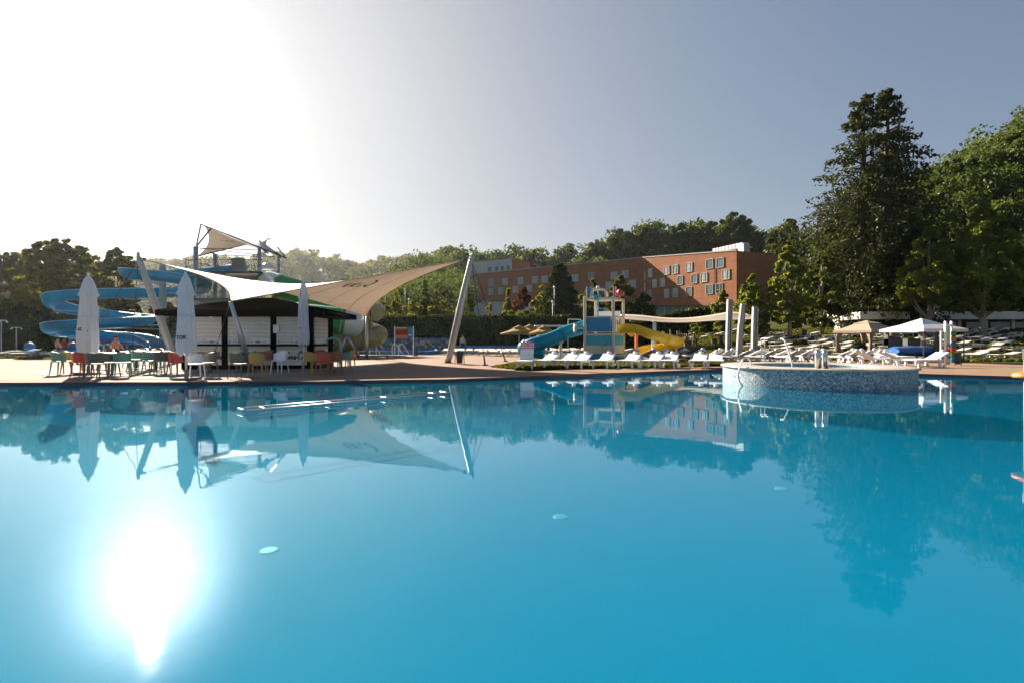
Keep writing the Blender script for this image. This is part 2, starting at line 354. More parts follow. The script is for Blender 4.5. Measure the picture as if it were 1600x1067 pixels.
# ------------------------------------------------------------------ terrain
def sst(t): t = np.clip(t, 0, 1); return t * t * (3 - 2 * t)
RT = np.array([620, 640, 700, 770, 830, 900, 950, 1000, 1080, 1150, 1190, 1260, 1330, 1400, 1450, 1500, 1550, 1600, 1750, 2200]) / 800 - 1
ET = np.array([116, 118, 131, 140, 143, 143, 160, 175, 178, 176, 165, 175, 205, 240, 262, 290, 312, 345, 400, 420], float)
FX = np.array([-900, -300, 0, 150, 230, 340, 390, 450, 485, 515, 540, 570, 600, 650, 720, 800]) / 800 - 1
FE = 533.5 - np.array([470, 450, 440, 425, 414, 411, 408, 400, 401, 406, 416, 416, 411, 408, 407, 410.])
def terr(x, y):
    x = np.asarray(x, float); y = np.asarray(y, float)
    yy = np.maximum(y, 1.); r = x / yy
    s0 = np.interp(r, [-1, .1, .25, .35, .45, 1.2], [75, 75, 60, 42, 36, 33])
    h = np.interp(y - s0, [0, 4, 30, 100, 150], [0, .25, 2.8, 8.5, 10]) * np.interp(r, [-.45, -.15], [.1, 1])
    Zr = np.interp(r, [-.25, .45, .62, .8, 1.2], [250, 240, 170, 140, 130])
    foot = np.interp(r, [-.25, -.12, -.05, .25, .42, .55, .7, 1.2], [100, 110, 195, 178, 160, 110, 72, 66])
    Hn = np.maximum(1.15 + np.interp(r, RT, ET) * Zr / 800 - 11, 0)
    near = Hn * sst((y - foot) / (Zr - foot)) * np.interp(r, [-.30, -.2], [0, 1])
    h = np.maximum(h, near)
    Hf = 1.15 + np.interp(r, FX, FE) * 520 / 800 - 13
    far = Hf * sst((y - 300) / 220) * np.interp(r, [-2.2, -1.5, 0, .1], [.3, 1, 1, .5])
    h = np.maximum(h, far)
    return np.where(y < 5, 0, h)
def tz(x, y): return float(terr(x, y))

# pool outline: star shaped about PC, far edge traced as real plan points
PC = Vector((2.0, 7.0))
edge = [(-24, 13.6), (-14.3, 14.35), (-9.6, 14.55), (-5.6, 14.9), (-2, 15.75), (1.1, 17.2), (4.8, 19.4), (8.7, 21.3), (11.5, 21.3), (14.8, 18.4), (16.9, 16.9), (22, 14.5)]
ea = [math.atan2(y - PC.y, x - PC.x) for x, y in edge]
er = [math.hypot(x - PC.x, y - PC.y) for x, y in edge]
def rpool(a):
    a = (a + math.pi) % (2 * math.pi) - math.pi
    if ea[-1] <= a <= ea[0]:
        return float(np.interp(-a, [-q for q in ea], er))
    # back / sides: a rounded rectangle x -24..22, y -3
    c, s_ = math.cos(a), math.sin(a); cand = []
    if s_ < 0: cand.append((-3.0 - PC.y) / s_)
    if c > 0: cand.append((22.0 - PC.x) / c)
    if c < 0: cand.append((-24.0 - PC.x) / c)
    return min(cand)
NA = 720
ang = [-math.pi + 2 * math.pi * i / NA for i in range(NA)]
rp_ = np.array([rpool(a) for a in ang]); k_ = np.ones(9) / 9
rp_ = np.convolve(np.concatenate([rp_[-4:], rp_, rp_[:4]]), k_, 'valid')
ca, sa = np.cos(ang), np.sin(ang)
def ringxy(rr): return np.stack([PC.x + ca * rr, PC.y + sa * rr], 1)

def sheet(name, mat_, rings, label, cat, kind='structure', lift=0.0, z=None):
    """concentric star-shaped rings -> one sheet"""
    vs = []; fs = []
    for rr in rings:
        xy = ringxy(rr); zz = terr(xy[:, 0], xy[:, 1]) + lift if z is None else np.full(NA, z)
        vs.append(np.column_stack([xy, zz]))
    n = NA; V = np.concatenate(vs)
    for k in range(len(rings) - 1):
        for i in range(n):
            j = (i + 1) % n; fs.append((k * n + i, k * n + j, (k + 1) * n + j, (k + 1) * n + i))
    mb = MB(); mb.add(V.tolist(), [f[::-1] for f in fs] if False else fs)
    o = mb.build(name, mat_, None, True); tag(o, label, cat, kind=kind); return o

# deck reach: wide terrace on the left, a narrow coping on the right
aw = np.array(ang)
wx = ringxy(rp_ + 2.6)
strip = rp_ + np.where(sa > .1, 2.7, 3.0)
ground = sheet('ground', M['grass'], [rp_ + .3] + [rp_ + d for d in (1, 2, 3, 5, 7, 9, 12, 15, 18, 21, 24, 27, 30, 34, 38, 43, 48, 54, 60, 67, 74, 82, 90, 100, 110, 120, 132, 145, 160, 175, 190, 210, 230, 250, 270, 300, 340, 380, 420, 460, 500, 540, 600, 700, 820)], 'grassy ground rising into wooded hills behind the hotel', 'ground', lift=-.035)
sheet('pool_deck', M['coping'], [rp_ + .0, rp_ + 1.3, strip], 'salmon paved strip running round the edge of the big pool', 'deck', z=0.0)
def flat(name, pts, mat_, z, label, cat, kind='structure', drape=False):
    mb = MB(); n = len(pts)
    bm = bmesh.new(); vs = [bm.verts.new((p[0], p[1], (tz(p[0], p[1]) if drape else 0) + z)) for p in pts]
    bm.faces.new(vs); bmesh.ops.triangulate(bm, faces=bm.faces)
    me = bpy.data.meshes.new(name); bm.normal_update(); bm.to_mesh(me); bm.free(); me.materials.append(mat_)
    o = bpy.data.objects.new(name, me); COL.objects.link(o); tag(o, label, cat, kind=kind); return o
farE = [(x, y) for x, y in edge]
flat('terrace', [(-60, 15.0), (-24, 14.6), (-14.3, 15.4), (-9.6, 15.6), (-5.6, 15.95), (-2, 16.8), (0.2, 18.0), (.1, 21.0), (-1.0, 23.2), (-.9, 24.4), (.1, 29), (1.5, 36), (-3, 42), (-9, 44), (-17, 46), (-22, 38), (-26, 34.5), (-60, 34)], M['deck'], .004, 'terracotta paved terrace around the kiosk and sail masts', 'terrace')
flat('right_walkway', [(16.0, 19.6), (19.5, 17.4), (30, 13.5), (60, 20), (60, 34), (30, 28.2), (24.5, 27.6), (20.5, 28.8), (18.4, 33), (14, 40.5), (11, 43), (9.7, 37), (14.3, 29.5), (16.8, 23.6)], M['deckr'], .004, 'sandy paved walkway beside the right end of the pool', 'walkway')
el = [G(48, 583), G(90, 573), G(180, 567), G(300, 562), G(420, 561), G(520, 563), G(580, 567), G(606, 572.5), G(590, 577), G(520, 583), G(420, 588.5), G(320, 591), G(200, 592), G(100, 590)]
el = [(p.x, p.y) for p in crom(el + [el[0]], 6)[:-1]]
flat('patio_slab', el, M['slab'], .012, 'pale oval concrete patio slab carrying the kiosk and cafe tables', 'patio')
# pale paving between the second pools and the lawn
flat('pale_paving', [(-4, 44), (1.8, 36.5), (3.2, 34.2), (20, 33), (13, 42), (2, 47)], M['deckr'], .004, 'pale paving between the play tower and the second pool', 'paving')

# pool shell and water
mb = MB()
xy0 = ringxy(rp_); fl = ringxy(rp_)
V = [(x, y, 0.0) for x, y in xy0] + [(x, y, -.13) for x, y in xy0]
mb.add(V, [(i, NA + i, NA + (i + 1) % NA, (i + 1) % NA) for i in range(NA)])
tag(mb.build('pool_edge', M['gutter'], None, True), 'gutter face under the coping of the big pool, coloured dark for its shade', 'pool edge', kind='structure')
mb = MB()
V = [(x, y, -.13) for x, y in xy0] + [(x, y, -.42) for x, y in xy0]
mb.add(V, [(i, NA + i, NA + (i + 1) % NA, (i + 1) % NA) for i in range(NA)])
tag(mb.build('pool_wall', M['poolwall'], None, True), 'blue tiled wall of the big pool below the water', 'pool wall', kind='structure')
mb = MB(); FL = ((1.0, -.42), (.93, -.52), (.84, -.74), (.74, -.90))
mb.add([(PC.x + (x - PC.x) * f, PC.y + (y - PC.y) * f, z) for f, z in FL for x, y in xy0] + [(PC.x, PC.y, -.90)], [(k * NA + i, k * NA + (i + 1) % NA, (k + 1) * NA + (i + 1) % NA, (k + 1) * NA + i) for k in range(3) for i in range(NA)] + [(3 * NA + i, 3 * NA + (i + 1) % NA, 4 * NA) for i in range(NA)])
tag(mb.build('pool_floor', M['poolfloor'], None, True), 'bright blue painted floor of the big pool', 'pool floor', kind='structure')
mb = MB(); mb.add([(x, y, -.10) for x, y in xy0] + [(PC.x, PC.y, -.10)], [(i, (i + 1) % NA, NA) for i in range(NA)])
tag(mb.build('water', M['water'], None, False), 'calm turquoise water of the big pool mirroring the sky', 'water', kind='structure')

# ------------------------------------------------------------------ foliage engine
def leafcloud(name, C, size, mat_, parent=None, up=.25, aspect=1.5, rng=NR):
    """one mesh of small quads at world points C"""
    n = len(C); C = np.asarray(C, float)
    nrm = rng.normal(size=(n, 3)); nrm[:, 2] += up; nrm /= np.linalg.norm(nrm, axis=1)[:, None]
    h = rng.normal(size=(n, 3)); a = np.cross(nrm, h); a /= np.linalg.norm(a, axis=1)[:, None] + 1e-9
    b = np.cross(nrm, a)
    s = (np.asarray(size) * rng.uniform(.6, 1.35, n))[:, None] * .5
    A = a * s * aspect; B = b * s
    V = np.stack([C - A, C - B * .9, C + A, C + B * .9], 1).reshape(-1, 3)
    if parent is not None: V = V - np.array(parent['_o'])
    me = bpy.data.meshes.new(name); me.vertices.add(4 * n); me.vertices.foreach_set('co', V.astype(np.float32).ravel())
    me.loops.add(4 * n); me.loops.foreach_set('vertex_index', np.arange(4 * n, dtype=np.int32))
    me.polygons.add(n); me.polygons.foreach_set('loop_start', np.arange(0, 4 * n, 4, dtype=np.int32))
    me.update(calc_edges=True); me.materials.append(mat_)
    o = bpy.data.objects.new(name, me); COL.objects.link(o)
    if parent is not None: o.parent = parent
    return o
def ball(rng, n): v = rng.normal(size=(n, 3)); return v / np.linalg.norm(v, axis=1)[:, None]
PROF = {
    'broad': lambda t: np.sqrt(np.clip(1 - (2 * t - .9) ** 2 / 1.25, 0.03, 1)),
    'egg': lambda t: np.clip(np.sin(np.pi * np.clip(t * .85 + .12, 0, 1)) ** .75 * (1 - .35 * t), .04, 1),
    'cone': lambda t: np.clip((1 - t) ** .8, .03, 1) * np.clip(t * 6 + .6, 0, 1),
    'column': lambda t: np.clip(np.minimum(1, (1 - t) * 3.2) ** .6, .08, 1),
}
def clumps(rng, prof, base, H, Rx, Ry, n, rc, zoff=0):
    t = rng.uniform(0.02, 1, n) ** .9; f = PROF[prof](t)
    # area weighting: reject thin parts
    keep = rng.uniform(size=n) < np.clip(f + .25, 0, 1); t = t[keep]; f = f[keep]; n = len(t)
    a = rng.uniform(0, 2 * np.pi, n); rr = rng.uniform(size=n) ** .38 * rng.uniform(.82, 1.12, n)
    lob = 1 + .16 * np.sin(3 * a + 5 * t + rng.uniform(0, 6))
    rr = rr * lob * np.maximum(f - rc * .6, .02)
    C = np.stack([base[0] + Rx * rr * np.cos(a), base[1] + Ry * rr * np.sin(a), base[2] + t * H], 1)
    return C, rc * np.clip(f, .35, 1) * rng.uniform(.6, 1.3, n) * Rx
def tree(label, px, Z, ytop, ybot, wpx, prof, leaf, seed, cat='tree', name='tree', trunkmat='bark', nl=None, ncl=80, rc=.24, group=None, gap=1.0, trunk_r=None, ground=None, droop=0., lean=0.):
    rng = np.random.default_rng(seed)
    X = (px - 800) / 800 * Z; z0 = tz(X, Z) if ground is None else ground
    ztop = CAMH + (533.5 - ytop) / 800 * Z; zb = max(CAMH + (533.5 - ybot) / 800 * Z, z0 + .2)
    Rx = wpx / 1600 * Z; H = ztop - zb
    t = T(name, label, cat, (X, Z, z0 - .05), group)
    tr = trunk_r or max(.06, .02 * (ztop - z0)); n = int(ncl)
    C, cr = clumps(rng, prof, (X + lean * .5, Z, zb), H * .97, Rx, Rx * .95, n, rc)
    area = wpx * (ybot - ytop)
    nl = nl or int(np.clip(area * 1.5, 1200, 26000))
    idx = rng.integers(0, len(C), nl)
    d = ball(rng, nl) * (rng.uniform(size=nl) ** .45)[:, None]
    d[:, 2] *= .75
    Pt = C[idx] + d * cr[idx][:, None]
    if droop:
        q = np.hypot(Pt[:, 0] - X, Pt[:, 1] - Z) / max(Rx, .1); Pt[:, 2] -= droop * q ** 1.6 * Rx * rng.uniform(.3, 1, nl)
    Pt[:, 2] = np.maximum(Pt[:, 2], z0 + .1)
    sz = np.clip(Z / 512 * 2.1, .10, 1.2)
    leafcloud('crown', Pt, sz, leaf, t, rng=rng)
    mb = MB()
    k = 6; pts = [Vector((X + lean * i / k * .5 + rng.normal() * tr * .5 * i / k, Z + rng.normal() * tr * .5 * i / k, z0 - .05 + (zb + H * (.55 if prof == 'broad' else .85) - z0) * i / k)) for i in range(k + 1)]
    mb.tube(pts, [tr * (1.25 if i == 0 else 1) * (1 - .8 * i / k) for i in range(k + 1)], 8)
    sel = rng.choice(len(C), min(14, len(C)), replace=False)
    for j in sel:
        e = Vector(C[j]); i = int(np.clip((e.z - z0) / (pts[-1].z - z0) * k * .62, 1, k - 1)); s_ = pts[i]
        mid = s_.lerp(e, .5) + Vector((0, 0, -.06 * (e - s_).length if droop else .05 * (e - s_).length))
        rr = tr * (1 - .8 * i / k) * .55
        mb.tube([s_, mid, e], [rr, rr * .6, rr * .15], 5)
    mb.build('trunk', M[trunkmat], t, 'all')
    return t

def conifer(label, px, Z, ytop, ybot, wpx, seed, tops=1, name='conifer', leaf=None, trunk_r=.5, nbr=150, prof=None):
    """a trunk with whorls of spreading, drooping branches that carry sprays of needles"""
    rng = np.random.default_rng(seed); leaf = leaf or L_CON
    X = (px - 800) / 800 * Z; z0 = tz(X, Z); ztop = CAMH + (533.5 - ytop) / 800 * Z; zb = CAMH + (533.5 - ybot) / 800 * Z
    Rm = wpx / 1600 * Z; H = ztop - zb
    t = T(name, label, 'tree', (X, Z, z0 - .1)); mb = MB(); pts = []
    axes = [(0, 0, 1.0)] if tops == 1 else [(-.15 * Rm, .1, .98), (.18 * Rm, -.1, 1.0)]
    fork = .42
    for ai, (ox, oy, hh) in enumerate(axes):
        k = 10; ax = []
        for i in range(k + 1):
            f = i / k; s_ = 0 if tops == 1 else min(1, max(0, (f - .12) / .3))
            ax.append(Vector((X + ox * s_ + rng.normal() * .06, Z + oy * s_, z0 - .1 + (z0 * 0 + ztop * hh + (1 - hh) * zb - z0) * f)))
        mb.tube(ax, [trunk_r * (1.2 if i == 0 else 1) * (1 - .93 * i / k) for i in range(k + 1)], 8)
        for b in range(nbr):
            f = rng.uniform(0, 1) ** 1.05; zz = zb + f * (H * hh)
            q = np.clip((zz - z0) / (ax[-1].z - z0), 0, .999) * k; i = int(q); base = ax[i].lerp(ax[i + 1], q - i)
            w = prof(f) if prof else np.clip((1 - f) ** .72, 0, 1) * (1 if f > .06 else .8)
            Lb = Rm * w * rng.uniform(.45, 1.12) + .35
            if tops == 2 and f > .45: Lb *= .80
            a = rng.uniform(0, 2 * np.pi)
            if tops == 2 and f < .8 and (math.cos(a) * ox) < 0 and rng.uniform() < .5: a += math.pi
            dirv = Vector((math.cos(a), math.sin(a), 0)); rise = rng.uniform(-.12, .28) + (.35 if f > .85 else 0)
            end = base + dirv * Lb + Vector((0, 0, Lb * (rise - .18))); mid = base + dirv * Lb * .55 + Vector((0, 0, Lb * rise * .75))
            mb.tube([base, mid, end], [max(.02, .09 * Lb / Rm * trunk_r * 2), .03, .012], 4, False)
            m = int(24 + 40 * Lb / Rm * 2.2)
            u = rng.uniform(.12, 1.03, m) ** .8
            B = np.array([(base * (1 - x) ** 2 + mid * 2 * x * (1 - x) * 1.0 + end * x * x) for x in u])
            sp = (.10 + .15 * Lb * np.sin(np.pi * np.clip(u, 0, 1)) ** .7)
            perp = np.array([-dirv.y, dirv.x, 0])
            B += perp[None] * (rng.normal(size=m) * sp * .9)[:, None] + np.array(dirv)[None] * (rng.normal(size=m) * .12)[:, None]
            B[:, 2] -= np.abs(rng.normal(size=m)) * (.12 + .09 * Lb)
            pts.append(B)
    Pt = np.concatenate(pts); Pt[:, 2] = np.maximum(Pt[:, 2], z0 + .3)
    leafcloud('crown', Pt, np.clip(Z / 512 * 2.3, .12, .9), leaf, t, up=.6, rng=rng)
    mb.build('trunk', M['bark'], t, 'all'); return t

# ------------------------------------------------------------------ wooded hills (far-off woods: masses)
def forest(name, label, pts, leaf, hgt, seed, per, sz):
    rng = np.random.default_rng(seed); out = []; sizes = []
    for (x, y) in pts:
        z = tz(x, y); h = hgt * rng.uniform(.7, 1.3); w = h * rng.uniform(.30, .42)
        nc = 9; dc = ball(rng, nc); C = np.array([x, y, z + h * .62]) + dc * np.array([w, w, h * .36]) * rng.uniform(.45, 1, nc)[:, None]
        m = per(y); i = rng.integers(0, nc, m); d = ball(rng, m) * (rng.uniform(size=m) ** .4)[:, None]
        out.append(C[i] + d * w * .55 * np.array([1, 1, .7])); sizes.append(np.full(m, sz(y)))
    o = leafcloud(name, np.concatenate(out), np.concatenate(sizes), leaf, None, rng=rng)
    return tag(o, label, 'forest', kind='stuff')
def scatter(r0, r1, y0, y1, dens, seed, ok):
    rng = np.random.default_rng(seed); out = []
    n = int(dens * 0.5 * (r1 - r0) * (y1 ** 2 - y0 ** 2))
    yv = np.sqrt(rng.uniform(y0 ** 2, y1 ** 2, n)); rv = rng.uniform(r0, r1, n)
    return [(r * y, y) for r, y in zip(rv, yv) if ok(r, y)]
def ok_near(r, y):
    foot = np.interp(r, [-.25, -.12, -.05, .25, .42, .55, .7, 1.2], [100, 110, 200, 186, 176, 120, 80, 70])
    return y > foot and (y < np.interp(r, [-.25, .45, .62, .8, 1.2], [258, 248, 178, 150, 140]))
forest('hillside_forest', 'dense green wood on the hill behind the orange hotel', scatter(-.28, .56, 98, 258, 1 / 34, 3, ok_near), L_FOR, 12, 5, lambda y: int(52000 / y), lambda y: y / 512 * 2.3)
forest('hillside_wood', 'steep dark wood climbing the hill at the right edge', scatter(.56, 1.3, 66, 150, 1 / 24, 8, ok_near), L_FOR, 11, 6, lambda y: int(70000 / y), lambda y: y / 512 * 2.2)
forest('far_forest', 'hazy wooded ridge far off behind the slide tower', scatter(-1.25, .02, 330, 540, 1 / 85, 4, lambda r, y: True), L_HAZ, 15, 9, lambda y: 90, lambda y: y / 512 * 2.6)

# ------------------------------------------------------------------ trees and hedges
OAK = 'trees along the left edge'
tree('broad haze-tinted tree at the far left edge beside a tiled roof', 22, 78, 394, 480, 90, 'broad', L_LEFT, 21, ncl=170, rc=.16, nl=13000)
tree('largest broad tree on the left', 96, 72, 371, 480, 108, 'broad', L_LEFT, 22, ncl=230, rc=.15, nl=22000)
tree('rounded broad tree right of the largest one, behind the blue slide top', 184, 70, 386, 490, 72, 'broad', L_LEFT, 23, ncl=160, rc=.16, nl=14000)
tree('low yellow-green tree in the gap between the two large left trees', 150, 82, 418, 500, 60, 'egg', L_YEL, 24, ncl=50)
tree('pale yellow bush in front of the tiled roof at far left', 40, 66, 448, 530, 70, 'broad', L_YEL, 25, 'bush', 'bush', ncl=50)
for i, (px, yt) in enumerate([(-14, 468), (8, 462), (30, 470), (52, 476), (74, 474), (97, 482), (120, 470), (144, 480), (168, 472), (192, 468), (216, 478), (240, 474), (264, 470), (288, 478), (312, 474)]):
    tree('dark columnar conifer in the dense row behind the blue slide', px, 60 + (i % 3) * 1.2, yt, 552, 34, 'column', L_DARK, 40 + i, name='columnar_conifer', ncl=60, rc=.3, nl=3600, group='columnar conifers behind the blue slide')

def hedge(name, label, a, b, h, thick, leaf, seed, n):
    rng = np.random.default_rng(seed); a = Vector(a); b = Vector(b); L_ = (b - a).length; d = (b - a) / L_; pn = Vector((-d.y, d.x, 0))
    za = tz(a.x, a.y); zb = tz(b.x, b.y)
    t = T(name, label, 'hedge', (a.x, a.y, min(za, zb) - .1)); mb = MB(); k = 14; rings = []
    for i in range(k + 1):
        q = a.lerp(b, i / k); z0 = tz(q.x, q.y) - .1; hh = h * .93 * (1 + .03 * math.sin(i * 2.1)); w = thick * .45
        rings.append([q - pn * w + Vector((0, 0, z0)), q - pn * w + Vector((0, 0, z0 + hh)), q + pn * w + Vector((0, 0, z0 + hh)), q + pn * w + Vector((0, 0, z0))])
    mb.loft(rings); mb.build('inner_branches', leaf, t)
    u = rng.uniform(0, 1, n); face = rng.uniform(size=n); v = rng.uniform(0, 1, n)
    side = np.where(face < .7, -1, np.where(face < .85, rng.uniform(-1, 1, n), 1)); top = (face >= .7) & (face < .85)
    bump_ = .12 * np.sin(u * L_ * 1.3) + .1 * np.sin(u * L_ * 3.1 + 1)
    hh = np.where(top, h, v * h) + np.where(top, bump_, 0) + rng.normal(size=n) * .12
    off = side * thick * .5 + rng.normal(size=n) * .10 + bump_ * .5
    Pt = np.stack([a.x + d.x * L_ * u + pn.x * off, a.y + d.y * L_ * u + pn.y * off, hh], 1)
    Pt[:, 2] += terr(Pt[:, 0], Pt[:, 1])
    leafcloud('foliage', Pt, a.y / 512 * 2.0, leaf, t, rng=rng); return t
hedge('clipped_hedge', 'tall dark clipped hedge across the middle, behind the information board', (-22, 74, 0), (8.5, 72, 0), 4.6, 1.6, L_DARK, 61, 16000)
hedge('hedge', 'lower dark hedge at the left behind the white loungers and shower post', (-70, 57, 0), (-40, 57, 0), 3.0, 1.4, L_DARK, 62, 9000)
hedge('shrub_hedge', 'dark shrub belt under the trees below the hotel, right of the thatched parasols', (6.5, 73, 0), (28, 66, 0), 3.0, 2.0, L_DARK, 63, 12000)
hedge('dark_hedge', 'dark hedge behind the green and white tube slide', (-42, 70, 0), (-20, 72, 0), 5.2, 1.6, L_DARK, 64, 12000)

tree('slim pale young tree behind the hedge just right of the olive tube slide', 618, 84, 455, 512, 26, 'egg', L_YEL, 71, ncl=34)
tree('tall pointed tree between the information board and the right mast', 664, 80, 438, 512, 50, 'cone', L_OAK, 72, ncl=70, rc=.3)
tree('bushy yellow-green tree left of the tall pointed one', 644, 77, 470, 514, 34, 'broad', L_YEL, 73, ncl=40)
tree('rounded yellow-green tree behind the hedge right of the tall pointed one', 686, 77, 466, 516, 38, 'broad', L_YEL, 74, ncl=40)
tree('low pale tree under the cream sail tip, left end of the hedge', 596, 78, 468, 520, 40, 'broad', L_YEL, 70, ncl=40)
tree('green tree directly behind the top half of the right mast', 733, 78, 458, 525, 58, 'cone', L_OAK, 75, ncl=60)
tree('yellow-green bush at the foot of the right mast behind the hedge', 712, 77, 478, 518, 30, 'broad', L_YEL, 76, 'bush', 'bush', ncl=30)
tree('thin yellow sapling in front of the white hotel ground floor', 765, 80, 470, 520, 13, 'column', L_YEL, 77, name='sapling', ncl=22)
tree('pale green pointed tree left of the purple-leaved tree', 794, 82, 449, 520, 34, 'cone', L_YEL, 78, ncl=60, rc=.32)
tree('purple-leaved tree in front of the hotel', 818, 86, 449, 512, 46, 'broad', L_RED, 79, ncl=50)
tree('rounded yellow-green shrub below the purple-leaved tree', 812, 76, 480, 530, 58, 'broad', L_OAK, 80, 'shrub', 'shrub', ncl=40)
tree('yellow-green tree top beside the big dark spruce', 846, 92, 446, 500, 40, 'broad', L_YEL, 81, ncl=34)
conifer('big dark spruce left of the play tower', 874, 78, 414, 528, 100, 82, name='spruce', trunk_r=.28, nbr=300)
tree('green tree between the spruce and the play tower', 926, 88, 434, 510, 58, 'egg', L_OAK, 83, ncl=60)
tree('leafy green tree behind the play tower flags', 970, 90, 430, 515, 80, 'egg', L_OAK, 84, ncl=70)
tree('dark low tree to the right of the play tower', 1000, 86, 458, 515, 60, 'broad', L_DARK, 85, ncl=50)
tree('dark shrub mass behind the thatched parasols', 900, 74, 480, 535, 84, 'broad', L_DARK, 86, 'shrub', 'shrub', ncl=60)
tree('round dark shrub behind the play tower base', 952, 74, 490, 540, 76, 'broad', L_DARK, 87, 'shrub', 'shrub', ncl=50)
# ridge trees that stand out against the sky
for i, (px, Z, yt, yb, w, lab) in enumerate([(1146, 205, 332, 400, 66, 'tallest dark tree on the ridge right above the hotel roof unit'), (1108, 215, 346, 410, 60, 'dark ridge tree just left of the tallest one above the hotel'),
        (1064, 222, 350, 415, 62, 'wide ridge tree above the middle of the hotel'), (1012, 226, 352, 420, 62, 'ridge tree above the inner corner of the hotel'), (968, 230, 358, 425, 56, 'ridge tree at the left shoulder of the high wood'),
        (931, 232, 376, 430, 40, 'smaller ridge tree where the high wood steps down'), (1232, 150, 342, 420, 62, 'lone dark tree behind the birches, right of the hotel')]):
    tree(lab, px, Z, yt, yb, w, 'broad', L_FOR if i < 6 else L_DARK, 100 + i, ncl=70, nl=7000)
# right side: birches, the great twin conifer, leaning foliage
def birch(label, px, Z, yt, yb, w, seed, **k):
    return tree(label, px, Z, yt, yb, w, 'egg', k.pop('leaf', L_BIR), seed, name='birch', trunkmat='birchbark', ncl=k.pop('ncl', 110), rc=.2, droop=.25, **k)
birch('leafy birch whose crown hides the right end of the hotel', 1176, 54, 428, 520, 84, 121, nl=9000)
birch('tall birch with a thin trunk left of the great conifer', 1234, 52, 372, 516, 92, 122, nl=15000)
birch('darker birch between the tall birch and the great conifer', 1284, 56, 392, 512, 74, 123, leaf=L_OAK, nl=10000)
birch('small birch behind the three grey pillars', 1130, 60, 452, 528, 52, 124, nl=5000)
tree('dark tree filling the gap behind the birches', 1258, 75, 400, 500, 90, 'egg', L_DARK, 125, ncl=70)
conifer('great dark conifer with two tops towering over the right side', 1366, 60, 146, 498, 215, 126, tops=2, name='twin_conifer', trunk_r=.95, nbr=300,
        prof=lambda f: float(np.interp(f, [0, .1, .3, .5, .62, .75, .88, 1], [.62, .85, .95, .95, .74, .50, .27, .10])))
tree('dense dark tree behind the lower part of the great conifer', 1388, 74, 300, 495, 150, 'egg', L_DARK, 127, ncl=120, nl=16000)
birch('big drooping tree at the right edge above the concrete pavilion', 1536, 50, 312, 487, 138, 128, nl=26000, ncl=170)
birch('drooping tree to the left of the big one, over the white tent', 1452, 52, 350, 482, 110, 129, nl=17000, ncl=120)
birch('tree with hanging branches cut off by the right edge of the picture', 1606, 52, 380, 486, 90, 130, leaf=L_OAK, nl=12000)
tree('tall tree on the wooded slope at the right edge', 1580, 84, 205, 420, 170, 'broad', L_FOR, 131, ncl=150, nl=20000)
tree('broad tree on the wooded slope behind the great conifer', 1490, 90, 245, 430, 120, 'broad', L_FOR, 132, ncl=110, nl=13000)
tree('tree high on the wooded slope, topmost at the right edge', 1620, 100, 172, 380, 150, 'broad', L_FOR, 133, ncl=110, nl=13000)
tree('small sapling below the hotel near the grey pillars', 1090, 62, 502, 530, 30, 'egg', L_BIR, 134, name='sapling', ncl=26)

# lawn blades where the lawn is near
def blades(name, label, pts, n, h, seed):
    rng = np.random.default_rng(seed); pl = np.array(pts); x0, y0 = pl.min(0); x1, y1 = pl.max(0)
    Q = rng.uniform((x0, y0), (x1, y1), (n * 3, 2)); ins = np.zeros(len(Q), bool); j = len(pl) - 1
    for i in range(len(pl)):
        xi, yi = pl[i]; xj, yj = pl[j]
        c = ((yi > Q[:, 1]) != (yj > Q[:, 1])) & (Q[:, 0] < (xj - xi) * (Q[:, 1] - yi) / (yj - yi + 1e-12) + xi); ins ^= c; j = i
    Q = Q[ins][:n]; z = terr(Q[:, 0], Q[:, 1])
    C = np.column_stack([Q, z + h * .25 - .02]); o = leafcloud(name, C, h, M['blade'], None, up=-.6, aspect=1.2, rng=rng)
    return tag(o, label, 'grass', kind='stuff')
blades('grass', 'rough yellow-green grass under the front row of loungers', [(-.8, 23.4), (.2, 21.2), (3.5, 22.6), (8.6, 24.2), (14, 25), (14, 29), (8, 32), (1.2, 27)], 34000, .16, 5)
blades('slope_grass', 'thin grass on the slope of loungers', [(13, 36), (24, 30), (36, 30), (60, 34), (66, 60), (40, 64), (22, 64), (18, 50)], 60000, .26, 6)

# ------------------------------------------------------------------ hotel
I2 = Vector((.254 * 150, 150)); LL = Vector((-14.0, 178)); a27 = R(24)
O2 = I2 + Vector((math.sin(a27), -math.cos(a27))) * 34.3
hotel = T('hotel', 'long orange clay-clad hotel with two angled wings on the wooded hillside', 'hotel', (I2.x, I2.y, 5.0))
def wing(A, B, zb, zt, depth, name, mat_, parent=hotel):
    """A-B is the facade seen from the pool; zb, zt = bottoms and tops at A and B"""
    d = (B - A).normalized(); back = Vector((-d.y, d.x)); back = back if back.y > 0 else -back
    c = [A, B, B + back * depth, A + back * depth]; zbb = [zb[0], zb[1], zb[1], zb[0]]; ztt = [zt[0], zt[1], zt[1], zt[0]]
    mb = MB(); mb.add([(p.x, p.y, z) for p, z in zip(c, zbb)] + [(p.x, p.y, z) for p, z in zip(c, ztt)],
                      [(3, 2, 1, 0), (4, 5, 6, 7), (0, 1, 5, 4), (1, 2, 6, 5), (2, 3, 7, 6), (3, 0, 4, 7)])
    return mb.build(name, mat_, parent)
wing(LL, I2, (15.4, 11.6), (24.3, 25.6), 15, 'wall', M['brickwall'])
wing(I2 + (O2 - I2).normalized() * .02, O2, (11.6, 9.4), (25.58, 22.1), 15, 'wall', M['brickwall'])
dl = (I2 - LL).normalized(); dr = (O2 - I2).normalized(); nl_ = Vector((dl.y, -dl.x)); nr_ = Vector((dr.y, -dr.x))
